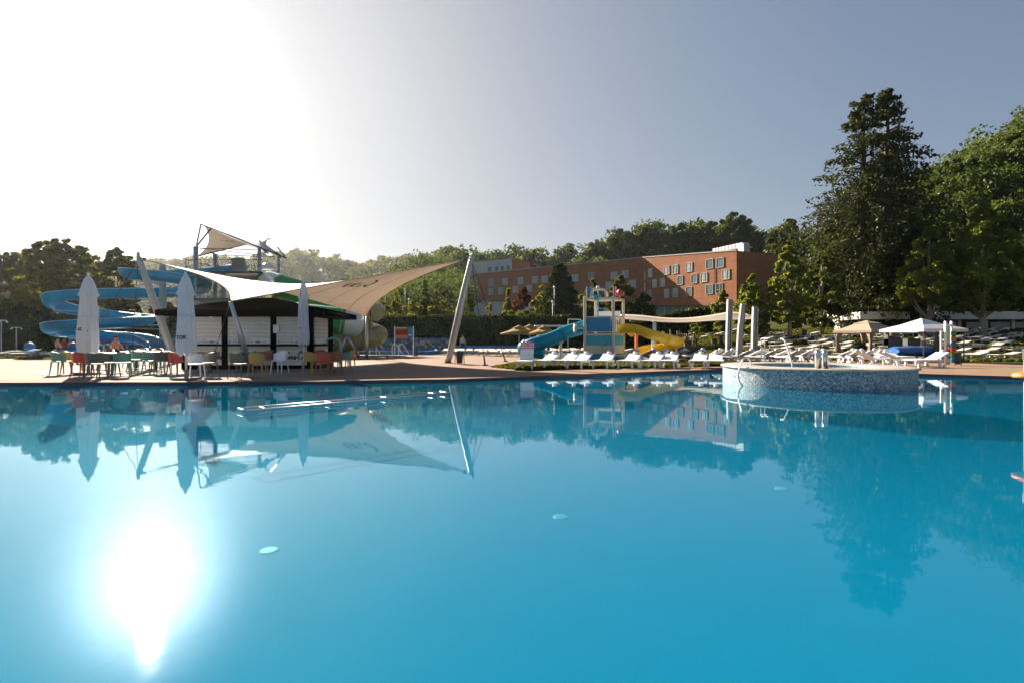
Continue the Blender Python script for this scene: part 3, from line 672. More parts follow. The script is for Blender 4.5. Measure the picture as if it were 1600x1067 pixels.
nl_ = nl_ if nl_.y < 0 else -nl_; nr_ = nr_ if nr_.y < 0 else -nr_
wing(LL - nl_ * .6 + dl * .5, I2 - nl_ * .6, (6, 6), (15.4, 11.6), 13, 'ground_floor', M['whitewall'])
wing(I2 - nr_ * .9, O2 - nr_ * .9 - dr * 4.5, (5, 4), (11.6, 9.55), 12, 'glass_floor', M['glassteal'])
for f in np.linspace(.06, .84, 9):                                     # dark bays and pale mullions of the glazed floor
    p = I2.lerp(O2, f) - nr_ * .86; mb = MB(); mb.box((p.x, p.y, 8), (.18, .18, 7 + (1 - f) * 1.2), math.atan2(dr.y, dr.x)); mb.build('mullion', M['frame'], hotel)
for f0, f1 in ((.46, .58), (.62, .80)):
    p = I2.lerp(O2, (f0 + f1) / 2) - nr_ * .84; mb = MB(); mb.box((p.x, p.y, 8.1), ((f1 - f0) * 33, .1, 3.2), math.atan2(dr.y, dr.x)); mb.build('dark_bay', M['glassdark'], hotel)
for A, B, zt, zt2, n_ in ((LL, I2, 24.3, 25.6, nl_), (I2, O2, 25.58, 22.1, nr_)):  # roof coping
    mb = MB(); k = [A + n_ * .12, B + n_ * .12, B - n_ * .5, A - n_ * .5]
    mb.add([(p.x, p.y, z + dz) for dz in (.02, .25) for p, z in zip(k, (zt, zt2, zt2, zt))], [(3, 2, 1, 0), (4, 5, 6, 7), (0, 1, 5, 4), (1, 2, 6, 5), (2, 3, 7, 6), (3, 0, 4, 7)])
    mb.build('roof_coping', M['roofgrey'], hotel)
def on_facade(px, py, A, d):
    rx = (px - 800) / 800                                              # ray x = rx*y ; point A + d*s
    s_ = (rx * A.y - A.x) / (d.x - rx * d.y); q = A + d * s_
    return q, CAMH + (533.5 - py) / 800 * q.y, s_
def window(px, py, w, h, A, d, n_, dark=False, split=True):
    q, z, s_ = on_facade(px, py, A, d); rz = math.atan2(d.y, d.x)
    q2 = q + n_ * .05; rr_ = random.Random(int(px * 7 + py * 13)).random(); split = split and rr_ > .25; dark = dark or rr_ < .3
    mb = MB(); t_ = .09
    for sx in (-1, 1): mb.box((q2.x + d.x * sx * (w / 2), q2.y + d.y * sx * (w / 2), z), (t_, .16, h + t_), rz)
    for sz in (-1, 1): mb.box((q2.x, q2.y, z + sz * h / 2), (w - t_, .16, t_), rz)
    if split: mb.box((q2.x + d.x * w * .12, q2.y + d.y * w * .12, z), (.09, .13, h - t_), rz); mb.box((q2.x - d.x * w * .2, q2.y - d.y * w * .2, z - h * .15), (w * .55, .11, .08), rz)
    f = mb.build('window', M['frame'], hotel)
    q3 = q + n_ * .02; mb = MB(); mb.box((q3.x, q3.y, z), (w - .05, .05, h - .05), rz); mb.build('pane', (M['glassdim'] if not split or px < 1000 else M['glassdark']) if dark else M['glass'], f)
    if rr_ > .55:                                                       # a half drawn curtain behind the glass edge
        mb = MB(); mb.box((q3.x - d.x * w * .28 + n_.x * .03, q3.y - d.y * w * .28 + n_.y * .03, z), (w * .36, .02, h - .12), rz); mb.build('curtain', M['curtainw'], f)
cx = lambda x: 720 + x / 3.077
cy = lambda y: 340 + y / 3.077
for x, y in [(60, 315), (146, 312), (214, 309), (288, 305), (356, 301), (403, 298), (62, 360), (146, 358), (192, 354), (262, 347), (330, 342), (550, 292), (628, 284), (737, 281), (790, 273), (712, 328), (826, 320)]:
    window(cx(x), cy(y), 1.95, 2.2, LL, dl, nl_)
for x, y, w, dk in [(911, 267, 1.7, 0), (886, 282, .5, 0), (886, 335, .5, 0), (991, 255, 2, 0), (1032, 249, 2, 0), (1099, 240, 2.1, 0), (1196, 224, 2.2, 0), (1247, 218, 2.2, 0), (932, 319, 1.8, 0), (970, 313, 1.9, 0), (1055, 303, 2, 0), (1123, 295, 2, 0), (1170, 289, 2.1, 0), (1275, 275, 2.2, 0),
                  (908, 370, 1.6, 0), (991, 366, 1.9, 0), (1032, 362, 1.9, 0), (1097, 356, 2, 1), (1196, 346, 2.2, 1), (1243, 341, 2.0, 1)]:
    window(cx(x), cy(y), w, 2.3, I2, dr, nr_, bool(dk))
for fA, fB in ((.03, .30),):                                            # penthouse with a pale glass front
    A = LL + dl * .2; q, _, s_ = on_facade(801, 430, LL, dl); B = LL + dl * s_
    wing(A + nl_ * .05, B + nl_ * .05, (24.4, 24.6), (29.2, 29.0), 13, 'penthouse', M['brickwall'])
    m_ = A.lerp(B, .5) + nl_ * .09; mb = MB(); mb.box((m_.x, m_.y, 26.6), ((B - A).length - .3, .1, 3.9), math.atan2(dl.y, dl.x)); mb.build('glass_front', M['glass'], hotel)
    for k in range(1, 11):
        p = A.lerp(B, k / 11) + nl_ * .13; mb = MB(); mb.box((p.x, p.y, 26.6), (.10, .12, 3.9), math.atan2(dl.y, dl.x)); mb.build('mullion', M['frame'], hotel)
    for k in (.45, .62, .76, .90):
        p = A.lerp(B, k) + nl_ * .15; mb = MB(); mb.box((p.x, p.y, 25.6), (1.3, .1, 1.5), math.atan2(dl.y, dl.x)); mb.build('dark_pane', M['glassdark'], hotel)
p = I2.lerp(O2, .84) - nr_ * 5; mb = MB()
for k in range(9): q = p + dr * (k - 5) * 1.05; mb.box((q.x, q.y, 24.2), (.86, 2.2, 1.0), math.atan2(dr.y, dr.x), bev=.05); mb.box((q.x, q.y, 23.3), (.12, 2.0, .9), math.atan2(dr.y, dr.x))
q = p - dr * .5; mb.box((q.x, q.y, 23.55), (10, 2.5, .12), math.atan2(dr.y, dr.x)); mb.build('roof_unit', M['plwhite'], hotel)
q = O2 - nr_ * 4 - dr * 1.5; mb = MB(); mb.box((q.x, q.y, 23.2), (1.8, 2.0, 1.9), .3, bev=.05); mb.build('roof_unit', M['frame'], hotel)
p = I2.lerp(O2, .81) + nr_ * .1; mb = MB(); mb.tube([(p.x, p.y, 13), (p.x, p.y, 19)], .06, 6); mb.build('drain_pipe', M['darksteel'], hotel)
hedge('planter_hedge', 'low shrubs along the glazed ground floor of the hotel', (33, 112, 0), (48, 104, 0), 1.2, 1.6, L_BIR, 65, 2500)

# small house at the far left
hs = P(-6, 470, 84); hz = tz(hs.x, hs.y); house = T('house', 'small white house with a grey-brown tiled roof at the far left edge', 'house', (hs.x, hs.y, hz))
mb = MB(); x, y = hs.x - 3.5, hs.y; mb.box((x, y, hz + 3.2), (9, 8, 6.4)); mb.add([(x - 4.5, y - 4, hz + 6.4), (x + 4.5, y - 4, hz + 6.4), (x + 4.5, y + 4, hz + 6.4), (x - 4.5, y + 4, hz + 6.4), (x, y - 4, hz + 10.4), (x, y + 4, hz + 10.4)], [(0, 1, 4), (2, 3, 5)])
mb.build('wall', M['whitewall'], house)
mb = MB()
for sx in (-1, 1): mb.add([(x, y - 4.7, hz + 10.5), (x, y + 4.7, hz + 10.5), (x + sx * 5.3, y + 4.7, hz + 5.9), (x + sx * 5.3, y - 4.7, hz + 5.9), (x, y - 4.7, hz + 10.75), (x, y + 4.7, hz + 10.75), (x + sx * 5.3, y + 4.7, hz + 6.15), (x + sx * 5.3, y - 4.7, hz + 6.15)],
                          [(0, 1, 2, 3), (7, 6, 5, 4), (0, 3, 7, 4), (1, 5, 6, 2), (3, 2, 6, 7)])
mb.build('roof', M['rooftile'], house)
for wx_ in (2.0, -1.5): mb = MB(); mb.box((x + wx_, y - 4.03, hz + 5.2), (1.3, .08, 1.5)); mb.build('window', M['glassdark'], house)

# ------------------------------------------------------------------ low concrete pavilion in the slope at right
pv = T('pavilion', 'low white concrete pavilion with long roof slab and dark glazing in the slope', 'building', (50, 62, 2.6))
zt_, zb_ = 4.65, 3.75
mb = MB(); mb.box((58, 63.5, 4.18), (34, 7, .95), bev=.04); mb.build('roof_slab', M['concrete'], pv)
mb = MB(); mb.box((58, 65.5, 2.9), (33, 2.0, 1.62)); mb.build('wall', M['concrete'], pv)
for k in range(10):
    mb = MB(); mb.box((43.6 + k * 3.2, 61.0, 2.9), (.32, .32, 1.62)); mb.build('column', M['concrete'], pv)
    mb = MB(); mb.box((45.2 + k * 3.2, 64.3, 2.95), (2.7, .1, 1.4)); mb.build('window', M['glassdark'], pv)
mb = MB(); mb.box((40.6, 58.2, 3.95), (5.0, 6.0, .8), -.12, bev=.03); mb.box((41, 61.5, 2.9), (4, 1.2, 1.9)); mb.build('side_block', M['concrete'], pv)
flat('ramp', [(21, 47.5), (30, 52), (36, 54.5), (38.3, 55.5), (37.6, 57.5), (30, 54.4), (22, 50)], M['pathgrey'], .02, 'grey ramp climbing the slope to the pavilion', 'ramp', drape=True)

# ------------------------------------------------------------------ the round raised tub
JC = Vector((9.04, 15.4, 0)); jac = T('whirlpool_tub', 'round raised whirlpool tub clad in blue and white mosaic, standing in the big pool', 'whirlpool tub', (JC.x, JC.y, -.1))
mb = MB(); mb.lathe(JC, [(2.50, -1.34), (2.50, .39)], 96); mb.build('wall', M['mosaic'], jac, 'all')
mb = MB(); mb.lathe(JC, [(2.49, .385), (2.56, .39), (2.57, .41), (2.56, .43), (2.52, .445), (1.68, .445), (1.63, .43), (1.62, .40)], 96); mb.build('rim', M['rim'], jac, 'all')
mb = MB(); mb.lathe(JC, [(1.622, .41), (1.62, -.25), (1.3, -.25), (1.3, -.5), (.01, -.5)], 72); mb.build('basin', M['mosaic'], jac, 'all')
mb = MB(); mb.add([(JC.x + 1.62 * math.cos(2 * math.pi * i / 64), JC.y + 1.62 * math.sin(2 * math.pi * i / 64), .375) for i in range(64)], [tuple(range(64))]); mb.build('tub_water', M['water2'], jac)
for dx in (-.085, .105):
    b = P(1283, 577, 13.62); mb = MB(); mb.lathe((b.x + dx, b.y, 0), [(.0, .445), (.075, .445), (.075, .86), (.07, .89), (.05, .92), (.0, .93)], 18); mb.build('steel_column', M['steel'], jac, 'all')
a0 = math.atan2(-.55, -1); e = lambda rr, z, da=0: JC + Vector((rr * math.cos(math.pi + .30 + da), rr * math.sin(math.pi + .30 + da), z))
mb = MB(); mb.tube(crom([e(2.25, .44), e(2.3, .62), e(2.42, .70), e(2.56, .62), e(2.66, .40), e(2.70, .2), e(2.66, .02), e(2.56, -.10), e(2.52, -.3)], 5), .02, 8); mb.build('handrail', M['steel'], jac, 'all')
q = P(1238, 570, 16.6); mb = MB(); mb.tube(crom([q + Vector((0, 0, -.25)), q + Vector((-.02, 0, .1)), q + Vector((-.10, .25, .75)), q + Vector((-.14, .45, .84))], 5), .022, 8); mb.build('handrail', M['plwhite'], jac, 'all')
for dx in (-.15, -.28): mb = MB(); mb.tube([q + Vector((dx, 1.5, -.2)), q + Vector((dx, 1.5, .85)), q + Vector((dx + .06, 1.1, .9))], .018, 8); mb.build('ladder_rail', M['galv'], jac, 'all')

# ------------------------------------------------------------------ things in the pool
ba, bb = P(384, 640, 8.9), P(704, 615, 12.0); ba.z = bb.z = -.05
rail = T('pool_rail', 'double stainless steel rail lying low on the water of the big pool', 'rail', (ba.x, ba.y, -.1)); d_ = (bb - ba).normalized(); n2 = Vector((-d_.y, d_.x, 0))
for k, of in enumerate((0, .42)):
    mb = MB(); o = n2 * of; mb.tube([ba + o, bb + o], .018, 10); mb.build('tube', M['steel'], rail, 'all')
for e_ in (ba, bb): mb = MB(); mb.tube([e_, e_ + n2 * .42], .018, 10); mb.build('end_bar', M['steel'], rail, 'all')
for f in (.08, .36, .64, .92):
    mb = MB(); p = ba.lerp(bb, f) + n2 * .21; mb.tube([p - n2 * .21, p + n2 * .21], .012, 8); mb.tube([p - n2 * .21, p - n2 * .21 - Vector((0, 0, .12))], .02, 8); mb.build('bracket', M['steel'], rail, 'all')
LAMPM = mat('pool_lens', (.16, .34, .40), .5); LAMPM2 = mat('pool_bezel', (.22, .42, .48), .5)
for px, py, lab in ((421, 858, 'round white pool light in the sun glare on the pool floor'), (876, 806, 'round white pool light in the middle of the pool floor'), (1221, 762, 'round white pool light at the right on the pool floor')):
    Y = 800 * 2.04 / (py - 533.5); q = P(px, py, Y); tt = T('pool_light', lab, 'pool light', (q.x, q.y, -.90), 'pool floor lights')
    mb = MB(); mb.lathe((q.x, q.y, 0), [(0, -.892), (.055, -.892), (.06, -.894)], 20); mb.build('lens', LAMPM, tt)
    mb = MB(); mb.lathe((q.x, q.y, 0), [(.06, -.893), (.085, -.893), (.09, -.90)], 20); mb.build('bezel', LAMPM2, tt, 'all')
q = P(1611, 585, 7.55); tt = T('pool_basket', 'orange round dish on a thin steel pole rising from the water at the right edge', 'water feature', (q.x, q.y, -.1))
mb = MB(); mb.lathe((q.x, q.y, q.z), [(.0, .045), (.12, .04), (.2, .01), (.215, -.02), (.20, -.045), (.0, -.05)], 28); mb.build('dish', M['orange'], tt, 'all')
mb = MB(); mb.tube([(q.x - .10, q.y, -1.34), (q.x - .10, q.y, q.z + .22)], .007, 8); mb.build('pole', M['postgrey'], tt, 'all')
mb = MB(); mb.box((q.x - .05, q.y, q.z + .30), (.10, .08, .17), bev=.01); mb.build('control_box', M['darkplastic'], tt)

# ------------------------------------------------------------------ big sail on its two masts
A_, C_, B_, D_ = Vector((-18.75, 26.2, 5.30)), Vector((-10.45, 19.0, 2.62)), Vector((-2.55, 26.6, 5.36)), Vector((-9.5, 33.5, 2.78))
CEN = (A_ + B_ + C_ + D_) / 4
def edgec(a, b, t, k=.10): return a.lerp(b, t) + (CEN - (a + b) / 2) * (4 * t * (1 - t)) * k * 2.0
def coons(u, v):                                    # A(0,0) C(1,0) B(1,1) D(0,1)
    c0, c1, d0, d1 = edgec(A_, C_, u), edgec(D_, B_, u), edgec(A_, D_, v), edgec(C_, B_, v, .06)
    return c0 * (1 - v) + c1 * v + d0 * (1 - u) + d1 * u - (A_ * (1 - u) * (1 - v) + C_ * u * (1 - v) + D_ * (1 - u) * v + B_ * u * v)
def sheet_uv(fn, n):
    mb = MB(); vs = [fn(i / n, j / n) for i in range(n + 1) for j in range(n + 1)]
    mb.add(vs, [(i * (n + 1) + j, (i + 1) * (n + 1) + j, (i + 1) * (n + 1) + j + 1, i * (n + 1) + j + 1) for i in range(n) for j in range(n)]); return mb
sailT = T('shade_sail', 'huge cream four-point shade sail stretched over the kiosk and cafe', 'shade sail', (CEN.x, CEN.y, 0))
cl = sheet_uv(coons, 40).build('cloth', M['sail'], sailT, 'all')
sm = cl.modifiers.new('thickness', 'SOLIDIFY'); sm.thickness = .012
for nm, f in (('ac', lambda t: coons(t, 0)), ('cb', lambda t: coons(1, t)), ('bd', lambda t: coons(t, 1)), ('da', lambda t: coons(0, t))):
    mb = MB(); mb.tube([f(i / 24) for i in range(25)], .022, 6); mb.build('edge_cable', M['beigecloth'], sailT, 'all')
def mast(label, base, tip, r0, corner, anchors):
    t = T('sail_mast', label, 'mast', (base.x, base.y, 0)); d = (tip - base).normalized()
    mb = MB(); mb.tube([base, base.lerp(tip, .06), base.lerp(tip, .5), base.lerp(tip, .96), tip], [r0 * .75, r0, r0 * 1.1, r0 * .8, r0 * .6], 14); mb.build('tube', M['galv'], t, 'all')
    mb = MB(); mb.box(tip, (.14, .34, .42), .6, bev=.03); mb.tube([tip - Vector((0, 0, .1)), corner.lerp(tip, .6)], .05, 8); mb.build('head_plate', M['postgrey'], t)
    mb = MB(); mb.tube([tip, corner], .022, 6); mb.box(corner.lerp(tip, .15), (.16, .05, .16), .4); mb.build('shackle', M['darksteel'], t)
    mb = MB(); mb.lathe((base.x, base.y, 0), [(0, .05), (.24, .05), (.25, .015)], 16); mb.box((base.x, base.y, .12), (.3, .06, .2)); mb.build('foot', M['darksteel'], t)
    for a in anchors:
        mb = MB(); mb.tube([tip - Vector((0, 0, .15)), a], .018, 6); c = mb.build('stay_cable', M['cable'], t)
        mb = MB(); mb.tube([a, a.lerp(tip, .09)], [.05, .03], 8); mb.lathe((a.x, a.y, 0), [(0, .06), (.13, .06), (.15, .0)], 12); mb.build('anchor', M['darksteel'], c)
mast('leaning grey steel mast at the left corner of the big sail', G(275, 567.5), Vector((-19.2, 26.3, 5.5)), .17, A_, [Vector((-21.4, 28.8, 0)), Vector((-21.6, 25.4, 0))])
mast('leaning grey steel mast at the right corner of the big sail', G(700, 567), Vector((-2.1, 26.7, 5.5)), .17, B_, [G(758, 571), G(790, 565)])
def strut(label, top, base, r, anchors, name='sail_post'):
    t = T(name, label, 'post', (base.x, base.y, 0)); mb = MB(); mb.tube([base, base.lerp(top, .5), top], [r, r * 1.1, r * .8], 10); mb.build('tube', M['galv'], t, 'all')
    mb = MB(); mb.lathe((base.x, base.y, 0), [(0, .04), (.16, .04), (.17, 0)], 12); mb.build('foot', M['darksteel'], t)
    for a in anchors:
        mb = MB(); mb.tube([top, a], .014, 6); c = mb.build('stay_cable', M['cable'], t)
        mb = MB(); mb.tube([a, a.lerp(top, .1)], [.045, .025], 8); mb.build('anchor', M['darksteel'], c)
strut('slanting steel post at the low front corner of the big sail, before the kiosk', C_, P(394, 580, 19.8).xy.to_3d(), .085, [Vector((-11.6, 19.6, 0.02)), Vector((-10.35, 19.9, 0.02))])
strut('upright steel post with two stays at the low back corner of the big sail', D_, Vector((D_.x, D_.y, 0)), .10, [Vector((-9.5 - 1.05, 35.2, 0)), Vector((-9.5 + 1.35, 33.9, 0))])
# sewn seams between the cloth panels
M['seam'] = mat('seam_tape', (.42, .36, .30), .8)
for k in range(1, 8):
    for side in (-1, 1):
        mb = MB(); v_ = k / 8; L0 = []
        for i in range(25):
            u_ = .02 + .96 * i / 24; p = coons(u_, v_); n_ = (coons(u_ + .01, v_) - p).cross(coons(u_, v_ + .01) - p).normalized(); L0.append((p + n_ * side * .017, (coons(u_, v_ + .002) - p).normalized() * .022))
        mb.loft([[a - w, a + w] for a, w in L0], False, False); mb.build('seam', M['seam'], cl, 'all')
# emblem brushed on the sail
def on_sail(x, y):
    f_, g_ = .62 + y * .26, .645 + x * .165; p = coons(f_, g_); q = coons(f_ + .01, g_); r_ = coons(f_, g_ + .01)
    n_ = (q - p).cross(r_ - p).normalized(); return p + n_ * (.022 if n_.y < 0 else -.022)
mb = MB()
for st in ([(.0, .05), (.12, .3), (.35, .42), (.6, .40), (.82, .2), (.86, -.05), (.8, -.25)], [(.72, -.1), (.84, -.3), (1.0, -.28)], [(-.05, -.05), (.1, -.02), (.32, .05), (.42, .12)], [(.0, -.2), (.2, -.16), (.4, -.1), (.45, .0)], [(.1, -.4), (.3, -.34), (.55, -.3), (.62, -.18)], [(-.1, .1), (.02, .04), (.05, -.2), (.12, -.42)], [(.3, .1), (.26, -.1), (.34, -.3)]):
    ribbon(mb, st, .085, on_sail, 6)
mb.build('emblem', M['print'], sailT)

# ------------------------------------------------------------------ kiosk
kb = T('kiosk', 'closed black and white drinks kiosk with shuttered hatches under the big sail', 'kiosk', (-10.97, 22.2, .012))
KY, KX0, KX1, KD = 21.2, -13.65, -8.28, 2.6
xs = lambda px: (px - 800) / 800 * KY
mb = MB(); mb.box(((KX0 + KX1) / 2, KY + KD / 2 + .06, 1.1), (KX1 - KX0 - .1, KD - .1, 2.16)); mb.box(((KX0 + KX1) / 2, KY + KD / 2, .10), (KX1 - KX0, KD, .17)); mb.build('wall', M['darkwood'], kb)
posts = [KX0 + .1, xs(351.5), xs(427.5), KX1 - .08]
for x in posts: mb = MB(); mb.box((x, KY + .02, 1.12), (.22, .16, 2.2)); mb.build('post', M['darkwood'], kb)
mb = MB(); mb.box(((KX0 + KX1) / 2, KY - .06, 1.0), (KX1 - KX0 + .1, .34, .07)); mb.build('counter', M['darkwood'], kb)
def cocacola():
    return [[(.75, .78), (.62, .95), (.35, .95), (.08, .6), (.05, .25), (.25, .03), (.5, .1), (.68, .3)], [(.95, .42), (.82, .42), (.72, .22), (.8, .04), (.95, .1), (1.0, .3), (.93, .42)],
            [(1.3, .36), (1.2, .43), (1.08, .25), (1.12, .05), (1.25, .03), (1.38, .15)], [(1.66, .38), (1.55, .43), (1.42, .25), (1.46, .05), (1.58, .08), (1.66, .4), (1.64, .1), (1.76, .06)], [(1.78, .27), (1.95, .3)],
            [(2.5, .72), (2.4, .97), (2.15, .9), (1.98, .5), (2.02, .12), (2.25, .02), (2.45, .15)], [(2.05, .88), (2.4, 1.08), (2.8, .92), (3.25, 1.02)], [(2.68, .42), (2.56, .4), (2.5, .2), (2.58, .03), (2.7, .12), (2.72, .32), (2.66, .42)],
            [(2.84, .2), (3.0, .62), (2.96, .85), (2.87, .62), (2.88, .1), (3.0, .06)], [(3.3, .38), (3.18, .42), (3.06, .24), (3.1, .04), (3.22, .08), (3.3, .4), (3.29, .1), (3.42, .08)]]
def text(body, size, mat_, parent, loc, rot, bold=0., align='CENTER', name='lettering', shear=0.):
    cu = bpy.data.curves.new(name, 'FONT'); cu.body = body; cu.size = size; cu.align_x = align; cu.align_y = 'CENTER'; cu.extrude = .002; cu.offset = bold; cu.shear = shear; cu.materials.append(mat_)
    tmp = bpy.data.objects.new('tmp', cu); dg = bpy.context.evaluated_depsgraph_get(); me = bpy.data.meshes.new_from_object(tmp.evaluated_get(dg)); me.name = name
    bpy.data.objects.remove(tmp); o = bpy.data.objects.new(name, me); COL.objects.link(o); o.parent = parent
    o.location = Vector(loc) - Vector(parent['_o']); o.rotation_euler = rot; return o
def hatch(x0, x1, logo_x):
    w = x1 - x0; xc = (x0 + x1) / 2
    mb = MB(); mb.box((xc, KY + .02, 1.60), (w, .06, 1.12)); sh = mb.build('shutter', M['shutter'], kb)
    mb = MB(); mb.box((xc, KY + .02, .57), (w, .06, .78)); lp = mb.build('lower_panel', M['shutter'], kb)
    y = KY - .014
    mb = MB(); mb.box((xc, KY - .010 + .0, 1.17), (w - .04, .006, .20)); st = mb.build('price_strip', M['plwhite'], sh)
    y2 = KY - .0155; mb = MB()
    for (a, b, zz) in ((.12, .28, 1.215), (.31, .36, 1.215), (.39, .55, 1.215), (.12, .30, 1.125), (.33, .40, 1.125), (.43, .60, 1.125)):
        n = max(2, int((b - a) * w / .045))
        for k in range(n): px_ = x0 + w * (a + (b - a) * (k + .5) / n); mb.box((px_, y2, zz + (.006 if k % 2 else 0)), (.026, .004, .04 + .012 * (k % 3 == 0)))
    mb.build('small_print', M['greyink'], sh)
    if w > .9:
        text('HERE', .085, M['ink'], sh, (x0 + w * .70, y2, 1.125), (R(90), 0, 0), .004)
        mb = MB(); ribbon(mb, [(-.05, .02), (-.02, -.012), (.02, -.012), (.05, .02)], -.018, lambda a, b: Vector((x0 + w * .86 + a, y2, 1.125 + b))); mb.build('arrow_mark', M['ink'], sh)
        mb = MB(); bx = x0 + .10; mb.add([(bx + a, y2, 1.08 + b) for a, b in ((-.02, 0), (.02, 0), (.02, .09), (.008, .13), (.008, .17), (-.008, .17), (-.008, .13), (-.02, .09))], [tuple(range(8))]); mb.build('bottle_mark', M['ink'], sh)
        mb = MB(); k = .30
        for s_ in cocacola(): ribbon(mb, s_, .16, lambda a, b: Vector((logo_x + a * k, y + 0, .42 + b * k * 1.05)), 5)
        mb.build('script_logo', M['ink'], lp)
pw_ = .12
hatch(KX0 + .22, posts[1] - pw_, xs(309)); hatch(posts[1] + pw_, posts[2] - pw_, xs(372)); hatch(posts[2] + pw_, KX1 - .2, xs(444))
# side with its own hatch
for z0_, h_, nm in ((1.60, 1.12, 'shutter'), (.57, .78, 'lower_panel')):
    mb = MB(); mb.box((KX1 - .02, KY + 1.05, z0_), (.06, 1.5, h_)); s2 = mb.build(nm, M['shutter'], kb)
mb = MB(); mb.box((KX1 + .012, KY + 1.05, 1.17), (.006, 1.4, .2)); mb.build('price_strip', M['plwhite'], kb)
mb = MB(); mb.box((KX1 + .06, KY + 1.1, 1.0), (.3, 1.9, .07)); mb.build('counter', M['darkwood'], kb)
for x in (xs(452), xs(388), xs(411)): mb = MB(); mb.box((x, KY - .02, 1.93), (.035, .02, .10), bev=.005); mb.build('latch', M['plwhite'], kb)
mb = MB(); mb.box((xs(333), KY - .1, 2.13), (.16, .14, .07), bev=.01); mb.build('lamp', M['lampglass'], kb)
mb = MB(); mb.box((xs(433), KY - .08, 1.66), (.24, .05, .34), bev=.01); mb.build('paper_notice', M['plwhite'], kb)
ex0, ex1, ey0, ey1 = -14.35, -7.55, 20.55, 24.9
ap = [Vector((-11.3, 22.6, 3.06)), Vector((-10.6, 22.6, 3.06))]; zE0, zE1 = 2.19, 2.42
mb = MB(); c4 = [(ex0, ey0), (ex1, ey0), (ex1, ey1), (ex0, ey1)]
mb.add([(x, y, zE1) for x, y in c4] + [tuple(ap[0]), tuple(ap[1])], [(0, 1, 5, 4), (1, 2, 5), (2, 3, 4, 5), (3, 0, 4)]); mb.build('roof', M['roofdark'], kb)
mb = MB(); mb.box(((ex0 + ex1) / 2, (ey0 + ey1) / 2, 2.297), (ex1 - ex0 - .01, ey1 - ey0 - .01, .225)); mb.build('fascia', M['darkwood'], kb)
mb = MB(); mb.add([(ex1 - .005, 20.7, 2.22), (ex1 - .005, 23.2, 2.22), (-6.75, 21.6, 2.05), (ex1 - .005, 20.7, 2.40), (ex1 - .005, 23.2, 2.40), (-6.75, 21.6, 2.11)], [(0, 1, 2), (5, 4, 3), (0, 2, 5, 3), (2, 1, 4, 5)]); mb.build('side_flap', M['darkwood'], kb)
# beer-tap arch and counter clutter behind the kiosk's right side
tp = T('drink_tower', 'pale blue curved drink tap beside the right wall of the kiosk', 'tap', (-7.75, 22.6, 0)); mb = MB()
mb.tube(crom([(-8.15, 22.5, 1.0), (-8.1, 22.5, 1.22), (-7.85, 22.5, 1.30), (-7.6, 22.5, 1.18), (-7.52, 22.5, .8), (-7.5, 22.5, .3), (-7.5, 22.5, 0)], 5), .045, 8); mb.build('tap', mat('pale_blue_enamel', (.25, .48, .52), .3), tp, 'all')

# ------------------------------------------------------------------ closed parasols
def parasol(label, px, py, Z, ztop, zbot, w, marks, lean=0., seed=0):
    b = Vector(((px - 800) / 800 * Z, Z, 0.012)); rng = random.Random(seed)
    t = T('closed_parasol', label, 'parasol', b, 'closed white parasols')
    mb = MB(); mb.tube([b, b + Vector((lean, 0, ztop - .02))], .028, 10); mb.build('pole', M['plwhite'], t, 'all')
    mb = MB(); mb.box(b + Vector((0, 0, .03)), (.62, .62, .06), bev=.02); mb.lathe(b, [(.06, .06), (.05, .3)], 12); mb.build('base', M['slab'], t)
    prof = [(.0, 1.0), (.18, .985), (.42, .94), (.62, .87), (.78, .79), (.98, .735), (.74, .715), (.80, .60), (.86, .45), (.93, .32), (.98, .2), (1.0, .1), (.93, .03), (.86, -.01)]
    n = 48; rings = []; ph = rng.uniform(0, 6)
    for r_, f in prof:
        z = zbot + (ztop - zbot) * f; ring = []
        for k in range(n):
            a = 2 * math.pi * k / n; fold = 1 + (.12 + .10 * (1 - f)) * math.sin(8 * a + ph + 1.2 * f) + .05 * math.sin(3 * a + 2 * ph + 4 * f)
            ring.append(b + Vector((lean * f + w * r_ * fold * math.cos(a), w * r_ * fold * math.sin(a) * .9, z - b.z + (.05 * math.sin(8 * a + ph) if f < .05 else 0))))
        rings.append(ring)
    mb = MB(); mb.loft(rings, True, False); c = mb.build('canopy', M['whitecloth'], t, 'all')
    zs = zbot + (ztop - zbot) * .47; mb = MB(); mb.loft([[b + Vector((lean * .47 + w * 1.03 * math.cos(a) * (.86 + .02 * math.sin(8 * a)), w * .95 * math.sin(a) * .86 * (1 + .02 * math.sin(8 * a)), zs - b.z + dz)) for a in [2 * math.pi * k / 32 for k in range(32)]] for dz in (-.03, .03)], True, False); mb.build('tie_strap', M['whitecloth'], t, 'all')
    mb = MB(); mb.tube([b + Vector((lean, 0, ztop - .05)), b + Vector((lean, 0, ztop + .04))], [.05, .03], 8); mb.build('finial', M['plwhite'], t)
    for kind, dx, f, arg, m_ in marks:
        z = zbot + (ztop - zbot) * f; y = b.y - w * 1.16
        if kind == 'text': text(arg, .15, m_, t, (b.x + dx + lean * f, y, z), (R(90), R(-4), 0), .006)
        else:
            mb = MB(); mb.box((b.x + dx, y + abs(dx) * .9, z), (arg[0], .012, arg[1]), bev=.004); mb.build('printed_mark', m_, t)
    return t
parasol('leftmost closed white parasol, red print at its lower left edge', 138, 585, 17.9, 3.47, .74, .29, [('text', -.02, .30, '42', M['ink']), ('mark', .14, .28, (.04, .04), M['ink']), ('mark', -.26, .20, (.05, .30), M['redink']), ('mark', -.25, .07, (.05, .16), M['redink'])], 0, 1)
